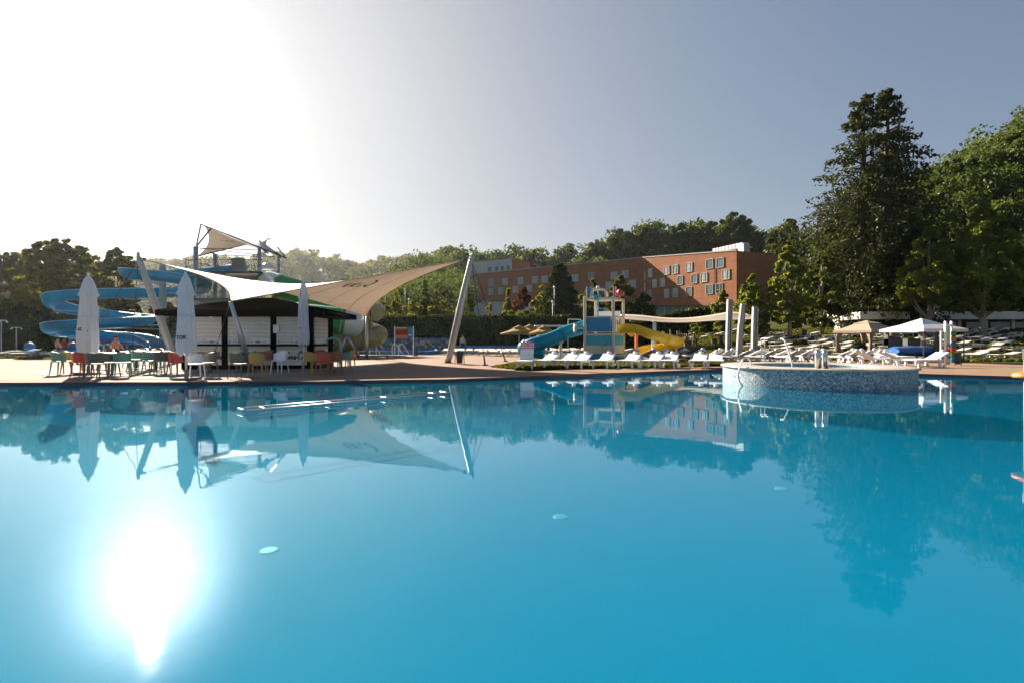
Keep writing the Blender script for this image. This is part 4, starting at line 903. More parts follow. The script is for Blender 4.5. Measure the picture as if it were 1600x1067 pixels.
parasol('tallest closed white parasol, lettered TOK near its hem, left of the kiosk', 291, 590, 15.5, 3.20, .78, .245, [('text', .035, .20, 'TOK', M['ink']), ('mark', .17, .195, (.03, .03), M['ink']), ('mark', -.21, .21, (.02, .07), M['ink'])], -.02, 2)
parasol('slimmest closed white parasol, in front of the right end of the kiosk', 474, 578, 20.2, 3.51, 1.02, .205, [('mark', -.02, .80, (.02, .30), M['greyink']), ('mark', -.02, .26, (.04, .05), M['ink']), ('mark', -.18, .34, (.03, .08), M['redink']), ('mark', .14, .22, (.05, .02), M['redink']), ('mark', -.15, .20, (.03, .14), M['redink'])], 0, 3)

# ------------------------------------------------------------------ cafe tables and chairs
def make_chair(color, label):
    m_ = M['ch_' + color]; t = T('cafe_chair', label, 'chair', (0, 0, 0), 'cafe chairs on the patio')
    mb = MB(); mb.box((0, .01, .445), (.44, .42, .035), bev=.015); mb.build('seat', m_, t)
    mb = MB(); vs = []; n = 12                                          # curved tub back that runs into the arms
    for k in range(n + 1):
        a = R(-105 + 210 * k / n); x, y = .235 * math.sin(a), -.02 - .225 * math.cos(a); tp_ = .80 - .14 * abs(math.sin(a / 2)) ** 1.5
        for rr, z in ((1.0, .47), (1.04, tp_), (.94, tp_), (.92, .47)): vs.append((x * rr, y * rr - (.03 if z > .5 else 0), z))
    mb.add(vs, [(4 * k + i, 4 * (k + 1) + i, 4 * (k + 1) + (i + 1) % 4, 4 * k + (i + 1) % 4) for k in range(n) for i in range(4)] + [(3, 2, 1, 0), (4 * n, 4 * n + 1, 4 * n + 2, 4 * n + 3)])
    mb.build('backrest', m_, t, True)
    for sx in (-1, 1):
        for sy in (-1, 1): mb = MB(); mb.tube([(sx * .185, sy * .17, .45), (sx * .225, sy * .215, 0)], [.026, .017], 6); mb.build('leg', m_, t)
    return t
def make_table(top, label, round_=False):
    t = T('cafe_table', label, 'table', (0, 0, 0), 'cafe tables on the patio'); mb = MB()
    if round_: mb.lathe((0, 0, 0), [(0, .72), (.38, .72), (.40, .735), (.39, .75), (0, .75)], 28)
    else: mb.box((0, 0, .735), (.80, .80, .03), bev=.012)
    mb.build('table_top', top, t)
    mb = MB(); mb.tube([(0, 0, .72), (0, 0, .05)], .035, 10); mb.build('pedestal', M['darkplastic'], t, 'all')
    mb = MB(); [mb.box((0, 0, .03), (.62, .07, .04), R(45 + 90 * k), bev=.01) for k in range(2)]; mb.build('foot', M['darkplastic'], t); return t
protoC = {}; protoT = {}
def chair(color, px, py, face, label):
    """face = direction the sitter looks, degrees, 0 = away from the camera"""
    p = G(px, py); p.z = .012
    if color not in protoC:
        protoC[color] = o = make_chair(color, label); o.location = p; o.rotation_euler = (0, 0, R(face)); return o
    return dup(protoC[color], p, R(face), label)
def table(kind, px, py, rz, label):
    p = G(px, py); p.z = .012
    if kind not in protoT:
        top = {'white': M['plwhite'], 'brown': M['ch_rust'], 'dark': M['darkplastic'], 'teal': M['ch_teal']}[kind]
        protoT[kind] = o = make_table(top, label, kind == 'teal'); o.location = p; o.rotation_euler = (0, 0, R(rz)); return o
    return dup(protoT[kind], p, R(rz), label)
table('white', 131, 583, 8, 'white cafe table among the orange and red chairs at the far left'); table('white', 175, 585, -5, 'white cafe table in front of the teal chair, left of the bright gap')
chair('teal', 95, 585, -20, 'leftmost teal cafe chair, at the outer end of the left tables'); chair('orange', 112, 584, -8, 'orange cafe chair second from the left'); chair('red', 129, 588, 5, 'dark red cafe chair beside the leftmost orange one')
chair('olive', 149, 591, 12, 'dark olive cafe chair nearest the water, foremost of the left tables'); chair('olive', 170, 588, -12, 'dark olive cafe chair right of the foremost one'); chair('teal', 191, 588, 30, 'teal cafe chair turned sideways at the right of the left tables')
chair('red', 166, 577, 170, 'red cafe chair behind the left tables facing the water'); chair('teal', 143, 576, 185, 'teal cafe chair behind the first closed parasol')
table('white', 213, 577, 0, 'white cafe table ringed by green chairs, middle of the left patio'); table('white', 243, 578, 10, 'white cafe table beside the foot of the left mast')
chair('teal', 213, 580, 0, 'teal cafe chair with its back to the water, middle of the left patio'); chair('teal', 237, 583, -25, 'teal cafe chair left of the left mast foot'); chair('rust', 204, 574, 150, 'brown cafe chair half hidden behind the middle tables'); chair('olive', 251, 584, 60, 'dark cafe chair turned sideways below the left mast')
chair('white', 222, 570, 190, 'white cafe chair facing the water behind the middle tables'); chair('rust', 246, 569, 200, 'brown cafe chair farthest back beside the left mast')
table('brown', 318, 582, 4, 'brown cafe table beside the tallest parasol'); chair('white', 263, 582, -80, 'white cafe chair seen from the side at the foot of the left mast'); chair('red', 277, 586, -15, 'bright red cafe chair left of the tallest parasol'); chair('white', 305, 591, 14, 'white cafe chair in front of the tallest parasol with its back to the water')
chair('olive', 325, 588, 70, 'dark cafe chair turned sideways right of the tallest parasol')
table('teal', 380, 582, 0, 'round teal cafe table in front of the middle hatch'); chair('olive', 373, 591, -6, 'dark olive cafe chair in front of the middle hatch'); chair('mustard', 402, 589, 8, 'mustard cafe chair beside the slanting sail post'); chair('rust', 415, 580, 175, 'brown cafe chair facing the water between two hatches'); chair('white', 437, 583, 170, 'white cafe chair alone before the right hatch')
table('dark', 516, 581, 5, 'dark cafe table at the right end of the patio'); chair('mustard', 487, 584, -20, 'mustard cafe chair by the slimmest parasol'); chair('red', 507, 587, -4, 'dark red cafe chair nearest the water at the right end of the patio'); chair('rust', 524, 585, 14, 'brown cafe chair at the right end of the patio'); chair('teal', 537, 580, 100, 'teal cafe chair at the right end of the patio'); chair('orange', 544, 578, 130, 'orange cafe chair outermost on the right of the patio'); chair('rust', 499, 577, 185, 'brown cafe chair tucked against the kiosk corner')

# ------------------------------------------------------------------ slide tower and slides
TW = T('slide_tower', 'tall steel slide tower with railed platforms behind the kiosk', 'slide tower', (-26, 46, 0))
tx0, tx1, ty0, ty1 = -27.8, -21.4, 43.6, 48.2
for x, y in ((-27.3, 44.2), (-27.7, 47.8), (-24.9, 44.2), (-21.8, 44.2), (-21.8, 47.8)):
    mb = MB(); mb.tube([(x, y, 0), (x, y, 9.3 if x < -27 or x > -22 else 7.2)], .19 if x < -27 else .15, 10); mb.build('column', M['galv'], TW, 'all')
for z, x0, x1 in ((7.0, tx0, tx1), (4.75, tx0 - .4, -23.6)):
    mb = MB(); mb.box(((x0 + x1) / 2, (ty0 + ty1) / 2, z), (x1 - x0, ty1 - ty0, .18)); mb.build('platform', M['darksteel'], TW)
    mb = MB()
    for zz in (.55, 1.1):
        mb.tube([(x0, ty0, z + zz), (x1, ty0, z + zz), (x1, ty1, z + zz), (x0, ty1, z + zz), (x0, ty0, z + zz)], .028, 6)
    n = int((x1 - x0) / 1.1)
    for k in range(n + 1):
        for y in (ty0, ty1): mb.tube([(x0 + (x1 - x0) * k / n, y, z), (x0 + (x1 - x0) * k / n, y, z + 1.1)], .026, 6)
    for k in range(int((x1 - x0) / .28)): mb.tube([(x0 + .28 * k, ty0, z + .1), (x0 + .28 * k, ty0, z + 1.08)], .009, 4, False)
    mb.build('railing', M['darksteel'], TW)
mb = MB(); mb.box((-23.5, 44.0, 7.75), (1.1, .08, 1.1)); mb.build('infill_panel', M['greyink'], TW)
mb = MB(); mb.lathe((0, 0, 0), [(.0, -.05), (.62, -.05), (.66, 0), (.62, .05), (0, .05)], 24); rg = mb.build('slide_entry', M['orange'], TW); rg.location = Vector((-22.9, 43.9, 7.9)) - Vector(TW['_o']); rg.rotation_euler = (R(90), 0, R(20))
mb = MB(); mb.lathe((0, 0, 0), [(.0, -.07), (.5, -.07), (.52, .06), (0, .07)], 24); rg = mb.build('slide_gate', M['glassteal'], TW); rg.location = Vector((-22.95, 43.82, 7.9)) - Vector(TW['_o']); rg.rotation_euler = (R(90), 0, R(20))
for k in range(16): mb = MB(); mb.box((-29.6 - .0, 43.9 + k * .28, .3 + k * .29), (1.1, .3, .05)); mb.build('stair_tread', M['darksteel'], TW)
mb = MB(); [mb.tube([(x, 43.6, .2), (x, 48.2, 4.9)], .06, 6) for x in (-30.2, -29.0)]; [mb.tube([(x, 43.6, 1.2), (x, 48.2, 5.9)], .03, 6) for x in (-30.2, -29.0)]; mb.build('stair_stringer', M['darksteel'], TW)
mb = MB(); mb.lathe((-21.0, 44.0, 7.3), [(.0, .52), (.3, .5), (.5, .3), (.52, 0)], 20); mb.build('slide_hood', M['whitetube'], TW, 'all')
# small sail on its tube frame on top of the tower
q1, q2, q4, q3 = P(314, 350, 43.5), P(303.5, 402, 46.5), P(423, 373, 48), P(447, 404, 44.5)
ts = T('tower_sail', 'small tan shade sail stretched in a tubular frame on top of the slide tower', 'shade sail', (-24.5, 45.5, 7.1)); qc = (q1 + q2 + q3 + q4) / 4
def e2(a, b, t): return a.lerp(b, t) + (qc - (a + b) / 2) * (4 * t * (1 - t)) * .22
def coons2(u, v):
    c0, c1, d0, d1 = e2(q1, q2, u), e2(q3, q4, u), e2(q1, q3, v), e2(q2, q4, v)
    return c0 * (1 - v) + c1 * v + d0 * (1 - u) + d1 * u - (q1 * (1 - u) * (1 - v) + q2 * u * (1 - v) + q3 * (1 - u) * v + q4 * u * v)
c = sheet_uv(lambda u, v: coons2(.03 + .94 * u, .03 + .94 * v), 22).build('cloth', M['sail'], ts, 'all'); c.modifiers.new('thickness', 'SOLIDIFY').thickness = .015
mb = MB(); mb.tube([q1, q3], .075, 8); mb.tube([q1, q2], .06, 8); mb.tube([q2, q4], .06, 8); mb.tube([q3, q4], .06, 8); mb.build('frame', M['darksteel'], ts, 'all')
mb = MB()
for x, y, e_ in ((-27.3, 44.2, q1), (-27.7, 47.8, q2), (-21.8, 44.2, q3), (-21.8, 47.8, q4)):
    mb.tube([(x, y, 9.25), tuple(qc.lerp(e_, .62) if e_ is not q1 else q1.lerp(q3, .12))], .07, 8)
mb.tube([(-27.3, 44.2, 9.2), (-21.8, 44.2, 9.0)], .035, 6); mb.tube([(-27.7, 47.8, 9.2), (-21.8, 47.8, 9.0)], .035, 6); mb.tube([(-27.3, 44.2, 9.2), (-21.8, 47.8, 9.0)], .03, 6)
mb.build('bracing', M['darksteel'], ts, 'all')
def on_ts(x, y):
    p = coons2(.30 + y * .22, .20 + x * .30); return p + Vector((0, -.05, -.03))
mb = MB()
for st in ([(0, .3), (.2, .32), (.45, .2)], [(.3, .05), (.5, .0), (.7, .1)], [(.35, -.12), (.6, -.1), (.95, 0)], [(.55, -.3), (.8, -.2)]): ribbon(mb, st, .12, on_ts)
mb.build('emblem', M['print'], ts)

U_PROF = [(.66 * math.cos(a), .02 + .66 - .66 * math.sin(a)) for a in [R(x) for x in (-14, 0, 25, 50, 75, 90, 105, 130, 155, 180, 194)]]
U_PROF = [(-u, w) for u, w in U_PROF]
U_SHELL = U_PROF + [(u * .90 , w + (.06 if abs(u) < .5 else .0)) for u, w in reversed(U_PROF)]
bs_pts = [(-24.8, 46.9, 7.25), (-27.6, 48.0, 7.15), (-31.0, 48.4, 7.0), (-32.7, 47.4, 6.8), (-33.3, 45.4, 6.65), (-32.5, 43.3, 6.45), (-31, 42.4, 6.25), (-28.8, 43.1, 6.05), (-27.7, 45.2, 5.8), (-28.8, 47.6, 5.55), (-31.2, 48.3, 5.35), (-33.3, 46.6, 5.1), (-34.4, 43.4, 4.75), (-36.4, 41.3, 4.3), (-38.0, 42.3, 3.85), (-38.9, 44.8, 3.5), (-38.0, 47.4, 3.25), (-36.2, 48.2, 3.0), (-33.4, 47.0, 2.7), (-32.6, 44.6, 2.4), (-33.8, 42.2, 2.15), (-36.4, 41.2, 1.9), (-38.0, 42.2, 1.65), (-38.9, 44.6, 1.45), (-37.9, 47.0, 1.3), (-36.0, 47.2, 1.12), (-33.2, 45.6, .9), (-31.0, 43.8, .6), (-29.4, 42.2, .32), (-28.5, 41.2, .25)]
BSL = T('blue_water_slide', 'open blue water slide winding down in two spirals at the left', 'water slide', (-34, 44.6, 0))
MB_ = MB(); path = crom(bs_pts, 7); MB_.sweep(path, U_SHELL, True, True); MB_.build('flume', M['blueslide'], BSL, True)
for sx in (0, 1):
    mb = MB(); pr = U_PROF[0] if sx == 0 else U_PROF[-1]
    rr = .05; mb.sweep(path, [(pr[0] + rr * math.cos(a), pr[1] + rr * .7 * math.sin(a)) for a in [2 * math.pi * k / 6 for k in range(6)]], True, True); mb.build('rim', mat('pale_blue_lip', (.35, .52, .62), .3), BSL, 'all')
for k in range(10, len(path) - 8, 11):
    mb = MB(); mb.sweep([path[k] - (path[k + 1] - path[k]).normalized() * .05, path[k] + (path[k + 1] - path[k]).normalized() * .05], [(u * 1.05, (w - .66) * 1.06 + .66) for u, w in U_SHELL], True, True); mb.build('joint_flange', M['blueslide'], BSL)
for x, y, h in ((-30.9, 45.3, 7.9), (-36.4, 44.7, 4.2)):
    mb = MB(); mb.tube([(x, y, 0), (x, y, h)], .27, 16); mb.lathe((x, y, h), [(.27, 0), (.25, .03), (0, .04)], 16); po = mb.build('support_post', M['postgrey'], BSL, 'all')
    for p in path[::9]:
        if math.hypot(p.x - x, p.y - y) < 4.6 and p.z < h:
            mb = MB(); mb.tube([(x, y, p.z - .12), (p.x, p.y, p.z - .05)], .05, 6); mb.build('arm', M['galv'], po)
circ = lambda r, n=20: [(r * math.cos(2 * math.pi * k / n), r * math.sin(2 * math.pi * k / n)) for k in range(n)]
GS = T('green_tube_slide', 'fat green tube slide with pale sections curling down right of the kiosk', 'water slide', (-14, 40, 0))
gp = crom([(-21.3, 44.6, 6.25), (-19.4, 44.0, 5.75), (-17.4, 45.4, 5.1), (-17.4, 47.6, 4.7), (-19.8, 48.0, 4.3), (-21.8, 45.4, 3.9), (-20.2, 41.2, 3.6), (-17.0, 39.2, 3.15), (-14.4, 38.6, 2.85), (-12.6, 39.0, 2.62), (-11.2, 40.6, 2.35)], 8)
gm = len(gp)
def ring_part(i0, i1, r, m_, name, par, path_=None):
    mb = MB(); mb.sweep((path_ or gp)[i0:i1 + 1], circ(r), True, False); return mb.build(name, m_, par, 'all')
cuts = [0, 6, 12, 24, 34, 46, 58, 70, 75]
for k in range(len(cuts) - 1): ring_part(cuts[k], cuts[k + 1], 1.0, M['whitetube'] if k in (0, 7) else M['greentube'], 'tube_section', GS)
for c in cuts[1:-1]: ring_part(c - 0, min(c + 1, gm - 1), 1.06, M['greentube'], 'joint_flange', GS)
for i in (58, 72):
    p = gp[i]; mb = MB(); mb.tube([(p.x - .6, p.y, 0), (p.x, p.y, p.z - .9)], .12, 8); mb.tube([(p.x + .7, p.y + .6, 0), (p.x, p.y, p.z - .95)], .10, 8); mb.build('support_leg', M['galv'], GS, 'all')
OS = T('olive_tube_slide', 'translucent olive tube slide spiralling down behind the big sail corner', 'water slide', (-12.6, 43, 0))
op = crom([(-22.0, 46.4, 5.6), (-19.5, 48.8, 5.2), (-16.2, 48.2, 4.8), (-13.2, 45.6, 4.3), (-11.6, 43.4, 3.7), (-12.4, 41.4, 3.35), (-14.6, 42.2, 2.9), (-14.4, 44.6, 2.3), (-12.2, 45.0, 1.9), (-11.4, 43.0, 1.6), (-12.8, 41.6, 1.2), (-15.4, 42.0, .9)], 8)
cu_ = [0, 10, 22, 30, 38, 46, 54, 62, 70, 78, len(op) - 1]
for k in range(len(cu_) - 1): ring_part(cu_[k], cu_[k + 1], .82, M['olivetube'] if k not in (1, 2) else M['orange'], 'tube_section', OS, op)
for c in cu_[1:-1]: ring_part(c, c + 1, .88, M['olivetube'], 'joint_flange', OS, op)
mb = MB(); mb.tube([(-13.1, 43.3, 0), (-13.1, 43.3, 4.2)], .16, 10); mb.build('support_post', M['postgrey'], OS, 'all')

# splash pools behind the terrace
def basin(name, label, pts, h, wallm, watm, wz, t_=.22, cat='pool'):
    c = Vector((sum(p[0] for p in pts) / len(pts), sum(p[1] for p in pts) / len(pts), 0)); t = T(name, label, cat, c); n = len(pts); mb = MB()
    inn = [c.xy + (Vector(p) - c.xy) * (1 - t_ / (Vector(p) - c.xy).length) for p in pts]
    rings = [[(x, y, z) for x, y in pp] for pp, z in ((pts, -.1), (pts, h), (inn, h), (inn, -.02))]
    mb.loft(rings, True, False); mb.build('rim', wallm, t)
    mb = MB(); mb.add([(x, y, .03) for x, y in inn], [tuple(range(n))]); mb.build('bottom', M['poolblue'] if watm is not M['foam'] else M['foam'], t)
    mb = MB(); mb.add([(x, y, wz) for x, y in inn], [tuple(range(n))]); mb.build('water', watm, t); return t
basin('landing_pool', 'blue rimmed landing pool with pale churned water behind the kiosk', [(-15.8, 46.3), (-11.5, 44.8), (-7.6, 45.0), (-7.2, 50), (-9, 60), (-17, 60)], .30, M['poolblue'], M['water2'], .22)
basin('slide_pool', 'splash pool at the foot of the blue water slide', [(-44, 40.2), (-36, 38.8), (-27, 38.6), (-24, 40.5), (-24.5, 46), (-30, 50), (-43, 50)], .22, M['slab'], M['water2'], .15)
basin('second_pool', 'long second pool beyond the right mast with turquoise water', [(-11, 52), (-2.0, 50.5), (3.6, 53), (2.2, 59.5), (-5, 61.5), (-10.4, 60)], .12, M['slab'], M['water2'], .07)
basin('blue_wading_pool', 'raised bright blue wading pool before the tall hedge', [(-8, 63.5), (1.0, 62.8), (1.4, 68), (-7, 68.5)], .62, M['poolblue'], M['water2'], .5)
basin('small_pool', 'small dark pool with a sandy kerb behind the front row of loungers', [(11.0, 36.3), (16.3, 37.2), (18.0, 41.5), (13.8, 44.6), (9.4, 42.6)], .12, M['deckr'], M['water2'], .06)
def lowwall(name, label, a, b, h, th, m_, cat='wall', z=0):
    a = Vector(a); b = Vector(b); t = T(name, label, cat, (a.x, a.y, z)); d = b - a; mb = MB(); mb.box(((a + b) / 2).to_3d() + Vector((0, 0, h / 2 + z)), (d.length, th, h), math.atan2(d.y, d.x), bev=.03); mb.build('wall', m_, t); return t
lowwall('pebble_wall', 'dark wall of coloured pebbles behind the landing pool', (-17.5, 61), (-7.5, 60.6), 1.55, .4, M['darkmosaic'])
lowwall('pebble_wall', 'dark wall of coloured pebbles behind the foot of the blue slide', (-44, 51), (-24, 50.5), 1.5, .4, M['darkmosaic'])
def ladder(label, x, y, z, rz=0):
    t = T('pool_ladder', label, 'ladder', (x, y, z)); c, s_ = math.cos(rz), math.sin(rz)
    for k in (-.28, .28):
        mb = MB(); mb.tube(crom([(x + c * k, y + s_ * k, z), (x + c * k, y + s_ * k, z + .75), (x + c * k + .2, y + s_ * k + .1, z + .95), (x + c * k + .45, y + s_ * k + .15, z + .7), (x + c * k + .9, y + s_ * k + .2, z - .05)], 4), .025, 6); mb.build('rail', M['plwhite'], t, 'all')
    return t
for lab, px, Y in (('pool ladder left of the information board, by the landing pool', 583, 44), ('pool ladder behind the information board', 618, 43.8), ('white pool ladder right of the first closed parasol', 156, 38)):
    q = P(px, 550, Y); ladder(lab, q.x, q.y, 0)

# information board
ib = T('information_board', 'colourful information board on two white posts between the sail and right mast', 'sign', (P(631, 557, 40).x, 40, 0)); bx0, bx1 = P(617, 0, 40).x, P(645.5, 0, 40).x; zb0, zb1 = CAMH + 5 * .05, CAMH + 22.3 * .05
for x in (bx0 - .02, bx1 + .02): mb = MB(); mb.box((x, 40, zb1 / 2 + .03), (.08, .08, zb1 + .06), bev=.01); mb.build('post', M['plwhite'], ib)
W_ = bx1 - bx0; H_ = zb1 - zb0
def pan(fx0, fx1, fz0, fz1, m_, nm, y=39.97):
    mb = MB(); mb.box((bx0 + W_ * (fx0 + fx1) / 2, y, zb0 + H_ * (fz0 + fz1) / 2), (W_ * (fx1 - fx0) - .01, .03, H_ * (fz1 - fz0) - .004)); return mb.build(nm, m_, ib)
pan(.03, .72, .80, 1, mat('sign_green', (.09, .33, .06), .5), 'green_panel'); pan(.03, .72, .30, .78, mat('sign_red', (.55, .04, .03), .5), 'red_panel'); pan(.03, .72, .02, .28, mat('sign_orange', (.70, .20, .05), .5), 'orange_panel'); pan(.74, .97, .02, 1, mat('sign_blue', (.02, .22, .48), .5), 'blue_panel')
mb = MB()
for row, (z0f, h0) in enumerate(((.60, .09), (.46, .09), (.38, .04))):
    x = .08
    while x < .66: w_ = rnd.uniform(.015, .035); mb.box((bx0 + W_ * (x + w_ / 2), 39.952, zb0 + H_ * z0f), (W_ * w_, .004, H_ * h0 * rnd.uniform(.8, 1.2))); x += w_ + .012
mb.build('lettering', mat('sign_dark_red', (.22, .01, .01), .6), ib)
mb = MB(); [mb.box((bx0 + W_ * (.10 + .05 * k), 39.952, zb0 + H_ * .9), (W_ * .035, .004, H_ * .06)) for k in range(11)]; [mb.box((bx0 + W_ * (.79 + .05 * k), 39.952, zb0 + H_ * .28), (W_ * .04, .004, H_ * .12)) for k in range(3)]; mb.build('small_lettering', M['whiteink'], ib)

# litter bins
def bin_(label, x, y, h, r, legs=True, m_=None):
    t = T('litter_bin', label, 'bin', (x, y, 0)); m_ = m_ or M['darkplastic']; mb = MB(); z = .06 if legs else 0
    mb.lathe((x, y, 0), [(r * .72, z), (r * .95, h * .9), (r * 1.1, h * .92), (r * 1.12, h * .97), (r, h), (r * .8, h - .03), (r * .6, z + .05)], 18, True); mb.build('body', m_, t, True)
    if legs:
        for s_ in (-1, 1): mb = MB(); mb.tube([(x + s_ * r * 1.18, y, 0), (x + s_ * r * 1.05, y, h * .85)], .02, 6); mb.build('leg', M['darksteel'], t)
    return t
bin_('black litter bin on two legs right of the right mast foot', P(718, 0, 25.9).x, 25.9, .68, .20); bin_('black litter bin beside the information board', P(649.5, 0, 41).x, 41, .75, .24, False)
bin_('dark litter bin half behind the rock-like totem at right', P(1497, 0, 24.8).x, 24.8, .62, .13)
q = P(1257, 0, 52); 
# bins and stumps under the beige canopy get their places below

# ------------------------------------------------------------------ loungers
def lounger_shape(parent=None, back=18, towel=None, one=False):
    """head at +X; returns meshes under parent or a single mesh"""
    bed = MB(); a = R(back); L1 = .80
    bed.box((-.32, 0, .33), (1.26, .60, .045), bev=.015)
    bk = MB(); bk.box((.31 + L1 / 2 * math.cos(a), 0, .34 + L1 / 2 * math.sin(a)), (L1, .58, .045), 0, ('Y', -a), bev=.015)
    legs = []
    for x in (-.72, .50):
        for sy in (-1, 1):
            l = MB(); l.loft([[(x - .10 + dx, sy * .27 + dy, z) for dx, dy in ((0, -.03), (.15, -.03), (.15, .03), (0, .03))] if z > .1 else [(x - .13 + dx, sy * .31 + dy, z) for dx, dy in ((0, -.03), (.10, -.03), (.10, .03), (0, .03))] for z in (0, .31)]); legs.append(l)
    rl = MB(); [rl.box((-.15, sy * .315, .31), (1.62, .035, .09), bev=.01) for sy in (-1, 1)]
    if one:
        for m_ in [bk, rl] + legs: bed.add(m_.v, m_.f)
        return bed
    bed.build('bed', M['slats'], parent); bk.build('backrest', M['slats'], parent); rl.build('side_rail', M['plwhite'], parent)
    for l in legs: l.build('leg', M['plwhite'], parent)
    for sy in (-1, 1): w = MB(); w.tube([(.62, sy * .33, .07), (.62, sy * .37, .07)], .07, 12); w.build('wheel', M['plwhite'], parent)
    if back < 30: h = MB(); h.lathe((.31 + L1 * math.cos(a), 0, .34 + L1 * math.sin(a) + .03), [(0, .09), (.09, .07), (.11, 0), (.09, -.05), (0, -.06)], 12); h.build('head_rest', M['plwhite'], parent, 'all')
front = [(822, 574.5, 62, 'first'), (852, 574, 12, 'second'), (884, 573.5, 14, 'third'), (906, 574, 16, 'fourth'), (944, 574, 15, 'fifth'), (984, 574, 18, 'sixth'), (1020, 574, 14, 'seventh'), (1046, 574, 18, 'eighth'), (1092, 574, 16, 'ninth'), (1118, 574.5, 20, 'tenth')]
fl0 = T('sun_lounger', 'white plastic sun lounger in the front row by the pool, second from the left', 'sun lounger', (0, 0, 0), 'front row of sun loungers'); lounger_shape(fl0)
for i, (px, py, bk_, o_) in enumerate(front):
    p = G(px, py); rz = R(66 + rnd.uniform(-6, 6))
    if i == 0: continue
    lab = 'white plastic sun lounger in the front row by the pool, %s from the left' % o_
    if i == 1: fl0.location = p; fl0.rotation_euler = (0, 0, rz)
    else: dup(fl0, p, rz, lab)
p = G(822, 575); t = T('sun_lounger', 'white sun lounger with raised back draped in a red zigzag towel', 'sun lounger', (0, 0, 0), 'front row of sun loungers'); lounger_shape(t, 66)
a66 = R(66); tw = mat('red_zigzag_towel', (.62, .55, .58), .9); nt = tw.node_tree; wv = nt.nodes.new('ShaderNodeTexWave'); wv.bands_direction = 'Z'; wv.wave_profile = 'TRI'; wv.inputs['Scale'].default_value = 4.; wv.inputs['Distortion'].default_value = 5; wv.inputs['Detail Scale'].default_value = 2.5
tco = nt.nodes.new('ShaderNodeTexCoord'); nt.links.new(tco.outputs['Object'], wv.inputs[0]); cr = nt.nodes.new('ShaderNodeValToRGB'); cr.color_ramp.interpolation = 'CONSTANT'; cr.color_ramp.elements[0].color = (.55, .08, .16, 1); cr.color_ramp.elements[1].position = .5; cr.color_ramp.elements[1].color = (.68, .6, .62, 1)
nt.links.new(wv.outputs['Fac'], cr.inputs[0]); nt.links.new(cr.outputs[0], nt.nodes['Principled BSDF'].inputs['Base Color'])
mb = MB(); 
for off, z0_, z1_ in ((-.04, .50, .84), (.045, .36, .84)):
    c_ = Vector((.31 + (z0_ + z1_) / 2 * math.cos(a66), 0, .34 + (z0_ + z1_) / 2 * math.sin(a66))) + Vector((-math.sin(a66), 0, math.cos(a66))) * -off
    mb.box(c_, (z1_ - z0_, .60, .02), 0, ('Y', -a66), bev=.006)
mb.build('towel', tw, t); t.location = p; t.rotation_euler = (0, 0, R(84))
# second row behind, around the small pool and the tub
l2 = T('sun_lounger', 'white sun lounger in the second row, turned away from the big pool', 'sun lounger', (0, 0, 0), 'second row of sun loungers'); lounger_shape(l2, 24)
sec = [(978, 564), (1000, 564.5), (1022, 564), (1052, 564.5), (1078, 564), (1104, 564), (1128, 565), (1148, 566), (1166, 565), (1186, 566), (1206, 565), (1226, 566), (1246, 565.5), (1264, 566), (1304, 565.5), (1322, 566), (1342, 565)]
for i, (px, py) in enumerate(sec):
    p = G(px, py)
    if i == 0: l2.location = p; l2.rotation_euler = (0, 0, R(-70))
    else: dup(l2, p, R(-70 + rnd.uniform(-12, 12)))
for px, py, rz, lab in ((1368, 570, 190, 'white sun lounger beside the tub seen from the side, leftmost of three at right'), (1412, 571.5, 176, 'white sun lounger lying level between the tub and the striped totem'), (1446, 573.5, 15, 'white sun lounger nearest the foot of the striped totem'),
                        (1385, 566, 80, 'grey-shaded sun lounger with raised back in front of the beige gazebo'), (1402, 566, 84, 'grey-shaded sun lounger with raised back left of the blue tarpaulin')):
    dup(fl0 if rz < 100 and rz > 20 else l2, G(px, py), R(rz), lab, 'loungers between the tub and the gazebos')
one = lounger_shape(None, 10, None, True)
ol = one.build('sun_lounger', pattern(mat('grazing_tan_plastic', (.50, .46, .41), .6, var=.15, scale=1.5), 'wave', (.26, .24, .21), (3.2, 1, 1), .55, dir='X'))  # white plastic dulled to tan: the grazing light is put into the colour
tag(ol, 'white plastic sun lounger in the long rows on the grassy slope', 'sun lounger', 'sun loungers on the slope')
cnt = 0
def put(src, x, y, rz, dz=.0, tiltx=0):
    o = src.copy(); COL.objects.link(o); o.location = (x, y, tz(x, y) + dz); o.rotation_euler = (0, tiltx, rz); return o
rows = [31.4, 33.6, 36.0, 38.6, 41.2, 43.8, 46.4, 49.0, 52.0, 55.0]
first = True
for ri, Y in enumerate(rows):
    x = .455 * Y if ri > 1 else (.93 * Y if ri == 0 else .86 * Y)
    while x < 1.04 * Y:
        r_ = x / Y; x_ = x + rnd.uniform(-.3, .3); y_ = Y + .16 * (x - .7 * Y) + rnd.uniform(-.25, .25)
        x += rnd.choice((2.2, 2.35, 2.5, 3.8))
        if .66 < r_ < .86 and y_ < 38.5: continue
        if y_ > 51 + .1 * x_ and r_ < .62: continue
        if abs(x_ - .72 * y_) < .8 and y_ > 56: continue
        if rnd.random() < .07: continue
        rz = R(rnd.uniform(10, 26)); e1 = tz(x_ + 1, y_ + .3) - tz(x_ - 1, y_ - .3)
        if first: ol.location = (x_, y_, tz(x_, y_)); ol.rotation_euler = (0, -math.atan(e1 / 2), rz); first = False
        else: put(ol, x_, y_, rz, 0, -math.atan(e1 / 2))
        cnt += 1
def scatter_row(label, group, pts, rzs, src=None):
    src = src or ol
    for (x, y), rz in zip(pts, rzs):
        o = put(src, x, y, R(rz)); tag(o, label, 'sun lounger', group)
lin = lambda a, b, n: [(a[0] + (b[0] - a[0]) * k / (n - 1), a[1] + (b[1] - a[1]) * k / (n - 1)) for k in range(n)]
